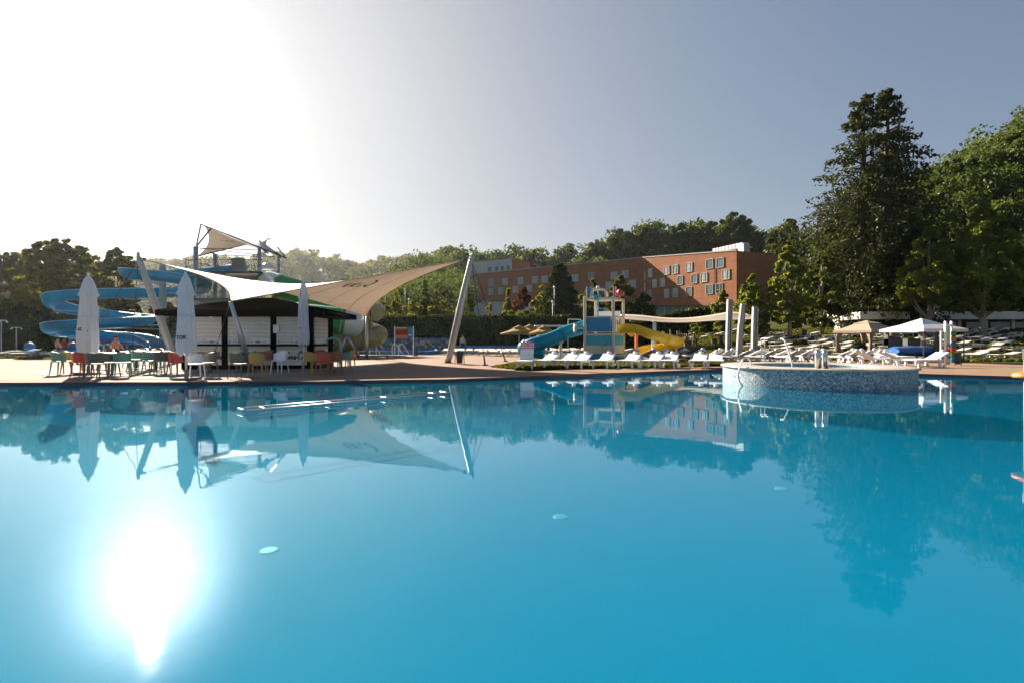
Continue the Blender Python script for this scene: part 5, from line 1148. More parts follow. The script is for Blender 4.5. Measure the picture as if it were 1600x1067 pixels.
scatter_row('white sun lounger on the upper lawn below the hotel', 'loungers on the upper lawn', [(16.5, 58), (18.6, 59), (20.4, 56), (22.6, 57.4), (24.6, 58), (19.0, 62), (21.4, 62.6), (26, 61)], [15, 20, 12, 24, 18, 10, 14, 20])
scatter_row('white sun lounger in the line along the near side of the second pool', 'loungers by the second pool', lin((-6.0, 46.6), (1.0, 46.0), 11), [92, 88, 95, 90, 86, 91, 94, 90, 88, 92, 90])
scatter_row('white sun lounger in the line before the blue tube slide', 'loungers before the blue tube slide', lin((-2.4, 42.0), (1.2, 41.4), 5), [88, 92, 95, 90, 87])
scatter_row('white sun lounger standing on the far side of the wading pool', 'loungers beyond the wading pool', lin((-7.5, 70.2), (1, 69.6), 10), [80 + 4 * k for k in range(10)])
scatter_row('white sun lounger behind the blue and yellow play tower', 'loungers behind the play tower', lin((3.6, 47.5), (8.2, 46.5), 7) + lin((9.2, 47), (12.6, 47), 5) + lin((3.2, 52), (8.4, 51), 6), [20, 15, 12, 25, 18, 10, 22, 30, 15, 10, 16, 20, 80, 92, 88, 95, 90, 84])
scatter_row('white sun lounger on the grass strip at the far left', 'loungers at the far left', [(-36.5, 36.6), (-34.2, 36.0), (-31.8, 36.8), (-29.6, 36.0), (-27.4, 36.6), (-38.8, 40), (-36.4, 40.5), (-33.6, 40.0), (-41, 43), (-43.2, 45), (-40.2, 37)], [12, 18, 6, 20, 10, 14, 8, 16, 10, 12, 15])
flat('left_lawn', [(-70, 34.2), (-26.2, 34.7), (-24.6, 37), (-27, 38.4), (-44, 38.7), (-44, 52), (-70, 52)], M['grass'], .006, 'strip of grass with loungers at the far left', 'lawn')
blades('left_grass', 'yellow-green grass among the far left loungers', [(-45, 34.2), (-26.2, 34.7), (-24.6, 37), (-27, 38.4), (-45, 39)], 9000, .16, 9)

# ------------------------------------------------------------------ play tower
PT = T('play_tower', 'blue and cream water play tower with flags and corner posts', 'play tower', (5.6, 31.5, 0))
cFL, cFR, cBR, cBL = Vector((4.42, 31.1)), Vector((6.05, 30.6)), Vector((6.98, 32.1)), Vector((5.33, 32.6))
for c, h in ((cFL, 3.86), (cFR, 3.86), (cBR, 3.80), (cBL, 3.80)):
    mb = MB(); mb.box((c.x, c.y, h / 2), (.17, .17, h), -.3, bev=.03); mb.build('post', M['toycream'], PT)
def panel(a, b, z0, z1, m_, nm, inset=.0, th=.07):
    d = b - a; mb = MB(); L_ = d.length - .17 - inset; c = (a + b) / 2; mb.box((c.x, c.y, (z0 + z1) / 2), (L_, th, z1 - z0 - .006), math.atan2(d.y, d.x), bev=.012); return mb.build(nm, m_, PT)
for a, b in ((cFL, cFR), (cFR, cBR), (cBR, cBL), (cBL, cFL)):
    panel(a, b, .03, .42, M['toyblue'], 'base_panel'); panel(a, b, .42, .93, M['toycream'], 'base_panel'); panel(a, b, .93, 1.48, M['toyaqua'], 'base_panel')
    panel(a, b, 3.66, 3.80, M['toycream'], 'top_beam', th=.14)
mb = MB(); mb.add([(c.x, c.y, z) for z in (1.50, 1.62) for c in (cFL, cFR, cBR, cBL)], [(3, 2, 1, 0), (4, 5, 6, 7), (0, 1, 5, 4), (1, 2, 6, 5), (2, 3, 7, 6), (3, 0, 4, 7)]); mb.build('platform', M['toycream'], PT)
panel(cFL, cFR, 1.74, 2.58, M['toyblue'], 'blue_panel', .14); 
for z in (1.70, 2.62): panel(cFL, cFR, z - .035, z + .035, M['toycream'], 'panel_rail', 0, .09)
d_ = (cBR - cFR)
for k in range(1, 6): p = cFR + d_ * k / 6; mb = MB(); mb.box((p.x, p.y, 2.15), (.05, .05, 1.0)); mb.build('baluster', M['toycream'], PT)
for z in (1.7, 2.66): panel(cFR, cBR, z - .04, z + .04, M['toycream'], 'side_rail', 0, .08)
panel(cBR, cBL, 2.75, 3.05, M['plwhite'], 'back_sign', .2); panel(cBR, cBL, 2.5, 2.74, M['toyaqua'], 'back_sign', .3)
m0 = cFL.lerp(cFR, .48); dd = (cFR - cFL).normalized(); f3 = lambda t, z, o=0: Vector((m0.x + dd.x * t - dd.y * o, m0.y + dd.y * t + dd.x * o, z))
for o_ in (0, .6):
    mb = MB(); mb.tube(crom([f3(-.44, 3.78, o_), f3(-.44, 4.1, o_), f3(-.36, 4.27, o_), f3(0, 4.32, o_), f3(.36, 4.25, o_), f3(.44, 4.08, o_), f3(.44, 3.78, o_)], 5), .055, 8); mb.build('arch', M['toycream'], PT, 'all')
mb = MB(); mb.box(f3(-.02, 4.40), (.18, .18, .2), bev=.03); mb.build('spout_box', M['plwhite'], PT)
mb = MB(); mb.tube([f3(-.05, 4.28, .3), f3(-.05, 2.5, .3)], .035, 8); mb.build('water_pipe', M['toyaqua'], PT)
mb = MB(); mb.lathe(f3(-.1, 3.62, .1), [(0, 0), (.2, .02), (.24, .3), (.2, .32), (0, .3)], 16); mb.build('tipping_bucket', M['toyaqua'], PT, True)
def flag(c, w, stripes, off):
    mb = MB(); mb.tube([(c.x, c.y, 3.7), (c.x, c.y, 4.46)], .025, 6); po = mb.build('flag_pole', M['toycream'], PT)
    n = len(stripes)
    for i, m_ in enumerate(stripes):
        mb = MB(); N_ = 5; mb.loft([[(c.x + w * (i + k / N_) / n + .03, c.y - .05 * math.sin(5 * (i + k / N_) / n) + dy, z) for dy, z in ((0, 3.88), (0, 4.42), (.012, 4.42), (.012, 3.88))] for k in range(N_ + 1)], True, True); mb.build('flag_stripe', m_, po)
flag(cFL + dd * .12, .34, [M['toyblue'], M['toyblue'], M['toyblue']], 0); flag(cFR + Vector((.03, .1)), .20, [M['redink'], M['whiteink'], M['redink']], 0)
c = cBR + Vector((-.25, -.1)); mb = MB(); mb.lathe((c.x, c.y, 0), [(0, 3.92), (.16, 3.95), (.2, 4.15), (.14, 4.32), (.06, 4.40), (0, 4.42)], 14); mb.build('red_toy', mat('toy_red', (.40, .03, .02), .4), PT, 'all')
mb = MB(); mb.tube([(c.x, c.y, 3.75), (c.x, c.y, 3.95)], .03, 6); mb.loft([[(c.x - .16 + dx, c.y, z) for dx, z in ((0, 4.0), (.08, 4.0), (.04, 4.2))], [(c.x - .26 + dx, c.y - .03, z) for dx, z in ((0, 3.95), (.05, 3.95), (.02, 4.05))]]); mb.box((c.x + .24, c.y, 4.1), (.1, .1, .2), bev=.02); mb.build('toy_wing', M['yellow'], PT)
w0 = Vector((3.75, 30.7, 1.92)); mb = MB(); n = 20; mb.loft([[w0 + Vector((-.06 + y, .0, 0)) + Vector((0, r_ * math.cos(2 * math.pi * k / n) * (1.12 if k % 4 < 2 else .9), r_ * math.sin(2 * math.pi * k / n) * (1.12 if k % 4 < 2 else .9))) for k in range(n)] for y, r_ in ((0, .2), (.02, .27), (.16, .27), (.18, .2))]); mb.build('cog_wheel', M['toycream'], PT)
mb = MB(); mb.tube([w0, (4.4, 31.0, 1.92)], .04, 8); mb.build('wheel_axle', M['toycream'], PT)
mb = MB(); mb.tube(crom([(3.5, 31.9, 2.1), (3.5, 31.9, 2.45), (3.6, 31.9, 2.52), (4.3, 31.9, 2.5)], 4), .03, 6); mb.build('spray_pipe', M['toycream'], PT)
p = cFL.lerp(cFR, .62); mb = MB(); mb.tube([(p.x, p.y - .25, 0), (p.x, p.y - .25, .85)], .03, 8); mb.tube([(p.x - .04, p.y - .25, .8), (p.x + .14, p.y - .4, 1.15)], .045, 8); mb.build('water_cannon', M['galv'], PT)
bt = crom([(4.5, 31.75, 2.05), (3.4, 31.45, 1.72), (2.3, 31.1, 1.26), (1.35, 30.9, .98), (.82, 31.3, .80), (.80, 32.1, .66), (1.3, 32.6, .54), (2.05, 32.5, .46)], 8)
BT = T('blue_tube_slide', 'short blue tube slide curling down from the left of the play tower', 'slide', (2.2, 31.5, 0))
mb = MB(); mb.sweep(bt[:12], circ(.42), True, False); mb.build('tube_section', M['blueslide'], BT, 'all'); mb = MB(); mb.sweep(bt[11:30], circ(.42), True, False); mb.build('tube_section', M['blueslide'], BT, 'all'); mb = MB(); mb.sweep(bt[29:], circ(.42), True, False); mb.build('tube_section', M['blueslide'], BT, 'all')
for i in (10, 20, 29, 46, 54): mb = MB(); mb.sweep([bt[i], bt[min(i + 1, len(bt) - 1)]] if i < 55 else bt[-2:], circ(.47), True, True); mb.build('joint_flange', M['blueslide'], BT)
mb = MB(); mb.tube([(2.95, 31.2, 0), (2.95, 31.2, 1.25)], .09, 10); mb.box((2.95, 31.2, 1.1), (.3, .3, .12), bev=.02); mb.build('support_post', M['toycream'], BT)
yt = crom([(6.6, 31.5, 1.66), (7.4, 31.0, 1.66), (8.2, 30.8, 1.34), (9.1, 30.9, 1.06), (9.95, 31.3, .86), (10.25, 32.1, .70), (9.5, 32.6, .52), (8.6, 32.2, .34), (8.2, 31.6, .22)], 7)
YS = T('yellow_slide', 'open yellow slide curving down from the right of the play tower', 'slide', (8.5, 31.5, 0))
mb = MB(); mb.sweep(yt, [(u * .68, (w - .66) * .68 + .4) for u, w in U_SHELL], True, True); mb.build('flume', M['yellow'], YS, True)
for k in (16, 34): p = yt[k]; mb = MB(); mb.tube([(p.x, p.y, 0), (p.x, p.y, p.z + .1)], .06, 8); mb.build('support_post', M['plwhite'], YS)
for k in (8, 22, 38): mb = MB(); mb.sweep([yt[k] - (yt[k + 1] - yt[k]) * .2, yt[k] + (yt[k + 1] - yt[k]) * .2], [(u * .73, (w - .66) * .73 + .4) for u, w in U_SHELL], True, True); mb.build('joint_flange', M['yellow'], YS)
lw_ = T('low_panel_wall', 'low aqua and white panel wall between the blue tube slide and the play tower', 'wall', (3.2, 32.0, 0))
for k, (x0, x1, m_) in enumerate(((2.15, 2.55, M['toyaqua']), (2.56, 3.9, M['plwhite']), (3.91, 4.3, M['toyaqua']))): mb = MB(); mb.box(((x0 + x1) / 2, 31.95, .22), (x1 - x0, .08, .42), bev=.02); mb.build('panel', m_, lw_)
oy = T('water_toy', 'orange post with a yellow funnel behind the play tower', 'water toy', (8.75, 36, 0)); mb = MB(); mb.box((8.75, 36, 1.1), (.2, .2, 2.2), bev=.03); mb.build('post', M['orange'], oy)
mb = MB(); mb.lathe((8.35, 35.9, 1.6), [(.05, -.1), (.2, .0), (.36, .28), (.32, .28), (.18, .05), (.03, -.05)], 18, True); mb.build('funnel', M['yellow'], oy, True)
mb = MB(); mb.tube([(8.75, 36, 1.55), (8.35, 35.9, 1.5)], .04, 6); mb.build('arm', M['orange'], oy)

# ------------------------------------------------------------------ thatched parasols
def thatch(label, px, Z, ztop, w):
    X = (px - 800) / 800 * Z; z0 = tz(X, Z); t = T('thatched_parasol', label, 'parasol', (X, Z, z0), 'thatched parasols')
    mb = MB(); mb.tube([(X, Z, z0), (X, Z, ztop - .1)], .05, 8); mb.build('pole', M['toycream'], t, 'all')
    def cone(r0, r1, za, zb_, nm):
        mb = MB(); n = 40; prof = [(r0, za), (r0 * .55 + r1 * .45, za * .5 + zb_ * .5 - .02), (r1, zb_), (r1 * .96, zb_ - .12), (r1 * .5, zb_ + .04)]
        mb.loft([[(X + r_ * (1 + (.035 * math.sin(13 * k + 3 * r_) if r_ > .4 else 0)) * math.cos(2 * math.pi * k / n), Z + r_ * math.sin(2 * math.pi * k / n), z + (.03 * math.sin(17 * k) if r_ > 1 else 0)) for k in range(n)] for r_, z in prof], True, False); mb.build(nm, M['straw'], t, 'all')
    cone(w * .28, w, ztop - .38, ztop - .98, 'roof'); cone(.04, w * .36, ztop, ztop - .34, 'top_cap')
thatch('leftmost of the three yellow thatched parasols', 811, 58, 3.02, 2.1); thatch('middle yellow thatched parasol, set farther back', 828, 61, 3.22, 2.1); thatch('right yellow thatched parasol partly behind the blue tube slide', 850, 57, 2.95, 2.1)
fl = T('flat_shelter', 'low white flat roofed shelter behind the right thatched parasol', 'shelter', (5.2, 66, 0)); mb = MB(); mb.box((5.2, 66, 3.1), (4.6, 3, .22), bev=.03); mb.build('roof', M['plwhite'], fl)
for x in (3.2, 7.2): mb = MB(); mb.box((x, 66, 1.5), (.14, .14, 3.0)); mb.build('post', M['plwhite'], fl)

# ------------------------------------------------------------------ beige canopy, timber frame, stage
CN = T('canopy', 'long beige cloth canopy slung on posts to the right of the play tower', 'canopy', (17, 50, 0))
tp_ = crom([P(x, y, 52.5) for x, y in ((968, 491.5), (1000, 493), (1040, 497), (1075, 497), (1110, 493), (1140, 488), (1162, 490), (1182, 493))], 5)
ft_ = crom([P(x, y, 48.5) for x, y in ((962, 498), (996, 501), (1036, 504), (1072, 504.5), (1108, 502.5), (1140, 501.5), (1164, 500), (1186, 498.5))], 5)
mb = MB(); rg_ = [[ft_[i].lerp(tp_[i], k / 6) - Vector((0, 0, .12 * math.sin(math.pi * k / 6))) for k in range(7)] for i in range(len(tp_))]; mb.loft(rg_, False, False); c = mb.build('cloth', M['canopy'], CN, 'all'); c.modifiers.new('thickness', 'SOLIDIFY').thickness = .02
for px, Z, m_ in ((1022.5, 48.8, M['plwhite']), (1136, 48.8, M['darksteel']), (1026, 52.3, M['darksteel']), (1140, 52.3, M['darksteel']), (976, 49, M['darksteel']), (1180, 49, M['darksteel'])):
    x = (px - 800) / 800 * Z; z0 = tz(x, Z); zt = CAMH + (533.5 - 502) / 800 * Z + (.25 if Z > 50 else 0); mb = MB(); r_ = .18 if px == 1022.5 else .09; mb.tube([(x, Z, z0 - .05), (x, Z, zt)], r_, 10); mb.build('post', m_, CN, 'all')
CF = T('climbing_frame', 'dark timber climbing frame with a ladder under the beige canopy', 'climbing frame', (15.8, 51, 0))
for x, y, h in ((14.9, 50, 2.1), (15.5, 50, 2.3), (16.4, 50, 2.2), (17.1, 50, 1.9), (15.2, 51.6, 2.2), (16.7, 51.6, 2.2), (17.4, 51.4, 1.9), (17.9, 50.4, 1.8)):
    mb = MB(); mb.box((x, y, h / 2), (.16, .16, h), bev=.02); mb.build('post', M['timber'], CF)
for a, b in (((14.9, 50, 1.3), (17.1, 50, 1.3)), ((15.2, 51.6, 1.9), (17.4, 51.4, 1.7)), ((15.5, 50, .2), (16.4, 50, 1.6)), ((16.4, 50, .3), (17.1, 50, 1.7)), ((15.2, 51.6, .2), (16.7, 51.6, 1.5)), ((14.9, 50, .7), (15.5, 50, .7))):
    mb = MB(); mb.tube([a, b], .07, 6); mb.build('beam', M['timber'], CF)
mb = MB(); [mb.tube([(x, 49.5, 0), (x + .4, 50, 1.4)], .03, 6) for x in (13.7, 14.2)]; [mb.tube([(13.7 + .08 * k, 49.5 + .1 * k, .28 * k), (14.2 + .08 * k, 49.5 + .1 * k, .28 * k)], .025, 6) for k in range(1, 6)]; mb.build('ladder', M['toycream'], CF)
mb = MB(); mb.box((16.2, 50.8, 1.28), (2.0, 1.5, .1)); mb.build('deck', M['timber'], CF)
mb = MB(); mb.loft([[(x, 49.6 - dy, z) for x, z in ((16.8, 1.25 - .95 * f), (17.3, 1.25 - .95 * f), (17.3, 1.33 - .95 * f), (16.8, 1.33 - .95 * f))] for f, dy in ((0, 0), (.5, .8), (1, 1.6))]); mb.build('slide', M['timberl'], CF)
stg = T('timber_stage', 'dark curved timber edging wall of a sand area beyond the small pool', 'wall', (17, 46, 0)); mb = MB(); pth = crom([(13.8, 45.6, .3), (16, 46.4, .32), (18.2, 46.6, .4), (20.2, 46.2, .55)], 6); mb.sweep(pth, [(-.12, -.4), (.12, -.4), (.12, .38), (-.12, .38)], True, True); mb.build('wall', M['timber'], stg)
for px, Z, h, r_, lab in ((1076, 47, .72, .26, 'black litter bin at the left end of the curved timber wall'), (1088, 47.4, .75, .10, 'slim dark post bin on the curved timber wall'), (1116, 49, .62, .30, 'dark bin on the grass behind the curved timber wall'), (1127, 48, .95, .2, 'tall dark bin at the right end of the curved timber wall'), (1257, 53, .75, .26, 'dark litter bin on the ramp between the birches')):
    x = (px - 800) / 800 * Z; t = T('litter_bin', lab, 'bin', (x, Z, tz(x, Z))); mb = MB(); z0 = tz(x, Z); mb.lathe((x, Z, z0 + (.25 if px < 1100 else 0)), [(r_ * .8, -.2), (r_ * .9, h * .85), (r_ * 1.08, h * .88), (r_ * 1.08, h * .95), (r_ * .7, h)], 14, True); mb.build('body', M['darkplastic'], t, True)

# ------------------------------------------------------------------ three pillars
for i, (px, Z, yt, w, lab, ln) in enumerate(((1139, 36.6, 468, .36, 'tallest grey pillar, leftmost of the three behind the tub', .06), (1156.5, 38.5, 475, .34, 'middle grey pillar of the three behind the tub', .22), (1179, 40.5, 480, .40, 'shortest and widest grey pillar, rightmost of the three behind the tub', .05))):
    x = (px - 800) / 800 * Z; z0 = tz(x, Z); h = CAMH + (533.5 - yt) / 800 * Z; t = T('pillar', lab, 'pillar', (x, Z, z0), 'grey pillars behind the tub'); mb = MB()
    sec = lambda s_, dx, z: [(x + dx + sx * w * s_ / 2, Z + sy * w * s_ / 2, z) for sx, sy in ((-1, -.8), (.9, -1), (1, .8), (-.9, 1))]
    mb.loft([sec(1.05, -ln * .5, z0 - .1), sec(1.0, 0, (z0 + h) / 2), sec(.95, ln, h)]); mb.build('shaft', mat('grey_concrete', (.30, .30, .29), .8, var=.18, scale=2, bump=.1), t)
    mb = MB(); mb.box((x + ln - .02, Z - w * .475 * 1.0, (z0 + h) / 2), (.05, .03, (h - z0) * .96), 0, ('Y', ln * 1.4 / h)); mb.build('groove', M['darksteel'], t)
    mb = MB(); mb.box((x - ln * .5, Z, z0 + .02), (w * 1.5, w * 1.5, .05)); mb.build('base_plate', M['galv'], t)

# ------------------------------------------------------------------ gazebos, cart, totem
def gazebo(label, N, Lc, Rc, ze, za, cloth, tiers, legs):
    N, Lc, Rc = Vector(N), Vector(Lc), Vector(Rc); Bc = Lc + Rc - N; c = (Lc + Rc) / 2; t = T('gazebo', label, 'gazebo', (c.x, c.y, tz(c.x, c.y)))
    def pyr(s0, z0, s1, z1, nm, sag=.0):
        mb = MB(); n = 8; A = [N, Rc, Bc, Lc]; ringp = lambda s_, z: [(c + (A[i].lerp(A[(i + 1) % 4], k / n) - c) * s_ * (1 - .03 * math.sin(math.pi * k / n)), z) for i in range(4) for k in range(n)]
        mb.loft([[(p.x, p.y, z) for p, z in ringp(s0, z0 - .16)], [(p.x, p.y, z) for p, z in ringp(s0, z0)], [(p.x, p.y, z) for p, z in ringp((s0 + s1) / 2, (z0 + z1) / 2 - sag)], [(p.x, p.y, z) for p, z in ringp(s1, z1)]], True, False); mb.build(nm, cloth, t, False)
    if tiers: pyr(1.06, ze, .34, za - .22, 'roof', .03); pyr(.42, za - .20, .02, za, 'top_tier', .02)
    else: pyr(1.06, ze, .02, za, 'roof', .05)
    for q in (N, Lc, Rc, Bc):
        p = c + (q - c) * .96; z0 = tz(p.x, p.y); mb = MB(); mb.tube([(p.x, p.y, z0 - .05), (p.x, p.y, ze)], .03 if not legs else .04, 8); mb.build('leg', M['darksteel'], t)
        if legs:                                                        # tied curtain
            d = (c - p).normalized(); e1 = Vector((d.x, d.y, 0)); s_ = Vector((-d.y, d.x, 0)); mb = MB(); rings = []
            for f, w, o in ((0, .16, .12), (.25, .17, .14), (.5, .10, .10), (.58, .09, .07), (.75, .15, .13), (1, .26, .30)):
                z = z0 + .05 + (ze - z0 - .05) * f; rings.append([Vector((p.x, p.y, z)) + e1 * (o + w * math.cos(a) * (1 + .25 * math.sin(5 * a))) + s_ * w * math.sin(a) * (1 + .25 * math.sin(5 * a)) for a in [2 * math.pi * k / 18 for k in range(18)]])
            mb.loft(rings); mb.build('curtain', M['curtain'], t, 'all')
    return t
gazebo('beige two-tiered gazebo with tied brown curtains', (24.55, 35.0), (23.75, 37.7), (27.2, 35.8), 1.92, 2.66, M['beigecloth'], True, True)
gazebo('white pointed tent roof on thin legs beside the striped totem', (23.0, 28.6), (22.65, 31.4), (25.7, 29.0), 1.86, 2.50, M['whitecloth'], False, False)
tb = T('picnic_table', 'timber table with orange legs under the beige gazebo', 'table', (25.6, 34.0, 0)); mb = MB(); mb.box((25.7, 34.2, .66), (2.5, .8, .07), .06, bev=.01); mb.build('table_top', M['timber'], tb)
for x, y in ((24.6, 33.85), (26.8, 33.95), (24.6, 34.5), (26.85, 34.6)): mb = MB(); mb.box((x, y, .31), (.11, .11, .62), bev=.01); mb.build('leg', M['timberl'] if y < 34.2 else M['timber'], tb)
ct = T('covered_cart', 'cart under a crumpled blue tarpaulin with orange legs below the white tent', 'cart', (23.2, 30.2, 0)); mb = MB(); rng_ = np.random.default_rng(5); n = 16
rings = []
for k in range(13):
    f = k / 12; x = 22.45 + 2.6 * f; rings.append([(x + rng_.normal() * .03, 30.2 + .5 * math.cos(a) * (1 + rng_.normal() * .05), .58 + .30 * math.sin(a) * (1 + rng_.normal() * .08) * (.75 if k in (0, 12) else 1)) for a in [2 * math.pi * j / n for j in range(n)]])
mb.loft(rings); mb.build('tarpaulin', M['tarp'], ct, True)
for x in (22.7, 23.6, 24.6): mb = MB(); mb.box((x, 29.9, .16), (.10, .10, .36), bev=.02); mb.build('leg', M['orange'], ct)
mb = MB(); mb.box((23.2, 29.9, .22), (.9, .06, .08)); mb.build('crossbar', M['timberl'], ct)
for x, y, w, h, lab in ((23.3, 31.3, .85, .5, 'left black box behind the blue tarpaulin cart'), (24.5, 31.4, .8, .45, 'right black box behind the blue tarpaulin cart')):
    t = T('black_box', lab, 'box', (x, y, .85)); mb = MB(); mb.box((x, y, .85 + h / 2), (w, .5, h), bev=.04); mb.build('body', M['darkplastic'], t); mb = MB(); mb.box((x, y, .85 + h + .02), (w * 1.03, .52, .05), bev=.01); mb.build('lid', M['darkplastic'], t)
sh_ = T('shelf_rack', 'dark metal rack carrying the black boxes under the white tent', 'rack', (24, 31.35, 0)); mb = MB(); mb.box((24, 31.35, .82), (2.4, .6, .05)); mb.build('shelf', M['darksteel'], sh_)
for x in (22.9, 25.1): mb = MB(); mb.box((x, 31.35, .9), (.05, .5, 1.8)); mb.build('upright', M['darksteel'], sh_)
for x, y, lab in ((24.55, 29.6, 'furled black parasol leaning under the white tent, left one'), (25.25, 29.5, 'furled black parasol under the white tent nearest the totem')):
    t = T('furled_parasol', lab, 'parasol', (x, y, 0)); mb = MB(); mb.lathe((x, y, 0), [(.03, .2), (.13, .35), (.17, .8), (.11, 1.3), (.03, 1.75), (0, 1.8)], 12, False); mb.tube([(x, y, 0), (x, y, .4)], .025, 6); mb.build('canopy', M['darkplastic'], t, True)
for px, Y, z, lab in ((1342, 33, None, 'dark potted shrub left of the beige gazebo curtain'),):
    x = (px - 800) / 800 * Y; t = T('potted_shrub', lab, 'plant', (x, Y, 0)); mb = MB(); mb.lathe((x, Y, 0), [(.2, 0), (.27, .3), (.3, .4), (.26, .4), (.2, .3)], 16, True); mb.build('pot', M['darkplastic'], t, True)
    leafcloud('leaves', np.array([x, Y, .75]) + ball(NR, 900) * np.array([.38, .38, .42]) * NR.uniform(.5, 1.1, (900, 1)), .10, L_DARK, t)
tot = T('striped_totem', 'tall totem of coloured squares on white posts at the right edge of the pool', 'totem', (21.3, 25, 0)); X_ = lambda px: (px - 800) / 800 * 25.0
Zt = lambda y: CAMH + (533.5 - y) / 800 * 25.0
mb = MB(); mb.box((X_(1477.2), 25, Zt(536)), (.085, .10, Zt(502) - Zt(570)), bev=.01); mb.build('post', M['plwhite'], tot); mb = MB(); mb.box((X_(1486.6), 25, Zt(519.5)), (.085, .10, Zt(502) - Zt(537)), bev=.01); mb.build('post', M['plwhite'], tot)
mb = MB(); mb.box((X_(1473.2), 25.1, Zt(542)), (.075, .08, Zt(517) - Zt(567)), bev=.01); mb.build('side_post', M['toycream'], tot)
mb = MB(); mb.box((X_(1482), 25, Zt(508.5)), (.24, .05, .12), bev=.01); mb.build('cross_rail', M['plwhite'], tot)
SQ = dict(g=mat('totem_light_green', (.27, .50, .13), .5), r=mat('totem_vermilion', (.75, .12, .04), .5), b=mat('totem_sky_blue', (.03, .30, .62), .5), o=mat('totem_orange', (.85, .33, .07), .5), dg=mat('totem_green', (.02, .20, .04), .5), br=mat('totem_brown', (.30, .14, .03), .5), nb=mat('totem_navy', (.01, .12, .28), .5), rr=mat('totem_rust', (.38, .06, .02), .5), ol=mat('totem_olive', (.12, .22, .03), .5))
for k, y0, y1 in (('g', 510.5, 538), ('r', 538.8, 548), ('b', 549, 558), ('o', 559, 569)):
    mb = MB(); mb.box((X_(1480.6 - (0 if k == 'g' else .8)), 24.96, (Zt(y0) + Zt(y1)) / 2), (.15 if k == 'g' else .175, .06, Zt(y0) - Zt(y1)), bev=.008); pp = mb.build('coloured_square', SQ[k], tot)
    if k != 'g': mb = MB(); mb.box((X_(1480.4), 24.925, (Zt(y0) + Zt(y1)) / 2), (.05, .006, .12)); mb.box((X_(1478.4), 24.925, (Zt(y0) + Zt(y1)) / 2 + .02), (.03, .006, .05)); mb.build('mark', M['whiteink'], pp)
for k, y0 in zip(('dg', 'br', 'nb', 'rr', 'ol', 'b'), (517.5, 525.5, 533.8, 542, 550.2, 558.6)):
    mb = MB(); mb.box((X_(1487.2), 24.90, Zt(y0 + 4)), (.21, .10, .235), -.25, bev=.02); mb.build('coloured_square', SQ[k], tot)

# ------------------------------------------------------------------ lamps, shower posts, round bins
def lamp(label, px, Z, yt):
    x = (px - 800) / 800 * Z; z0 = tz(x, Z); zt = CAMH + (533.5 - yt) / 800 * Z; t = T('lamp_post', label, 'lamp post', (x, Z, z0)); mb = MB(); mb.tube([(x, Z, z0), (x, Z, zt - .2)], [.05, .035], 8); mb.build('pole', M['postgrey'], t, 'all')
    mb = MB(); mb.lathe((x, Z, zt), [(0, -.2), (.1, -.16), (.17, -.02), (.14, .1), (.07, .16), (0, .17)], 14); mb.build('lamp_head', M['lampglass'], t, 'all')
lamp('tall lamp post behind the tip of the cream sail', 633, 86, 452); lamp('lamp post right of the tall one behind the hedge', 639, 88, 468); lamp('lamp post left of the tall one, under the sail edge', 602, 88, 458); lamp('white globe lamp in front of the big spruce', 866, 75, 449); lamp('lower white globe lamp in front of the big spruce', 863.5, 74, 472)
def shower(label, px, Z, yt, yb):
    x = (px - 800) / 800 * Z; zt = CAMH + (533.5 - yt) / 800 * Z; t = T('shower_post', label, 'shower', (x, Z, 0)); mb = MB(); mb.box((x, Z, zt / 2), (.09, .09, zt), bev=.02); mb.build('post', M['galv'], t); mb = MB(); mb.box((x, Z - .02, zt - .06), (.9, .08, .06), bev=.02); mb.build('arm', M['plwhite'], t)
    for s_ in (-1, 1): mb = MB(); mb.lathe((x + s_ * .5, Z, zt - .25), [(.09, 0), (.09, .06), (.03, .1), (.02, .2)], 12, True); mb.build('shower_head', M['plwhite'], t)
shower('white T-shaped shower post at the far left', 25.5, 50, 511, 548); shower('white shower post cut off by the left edge', 2, 46, 500, 548)
for px, Z, lab in ((46, 46, 'round blue litter pod near the shower post at far left'), (114, 45, 'round blue litter pod just left of the first closed parasol')):
    x = (px - 800) / 800 * Z; t = T('round_bin', lab, 'bin', (x, Z, 0)); mb = MB(); mb.lathe((x, Z, 0), [(0, .25), (.2, .26), (.36, .45), (.4, .68), (.34, .9), (.2, 1.02), (0, 1.06)], 20); mb.build('body', M['toyblue'], t, 'all'); mb = MB(); mb.tube([(x, Z, 0), (x, Z, .3)], .07, 8); mb.build('stand', M['plwhite'], t)
    mb = MB(); mb.box((x, Z - .37, .72), (.3, .08, .12), bev=.02); mb.build('opening', M['darkplastic'], t)

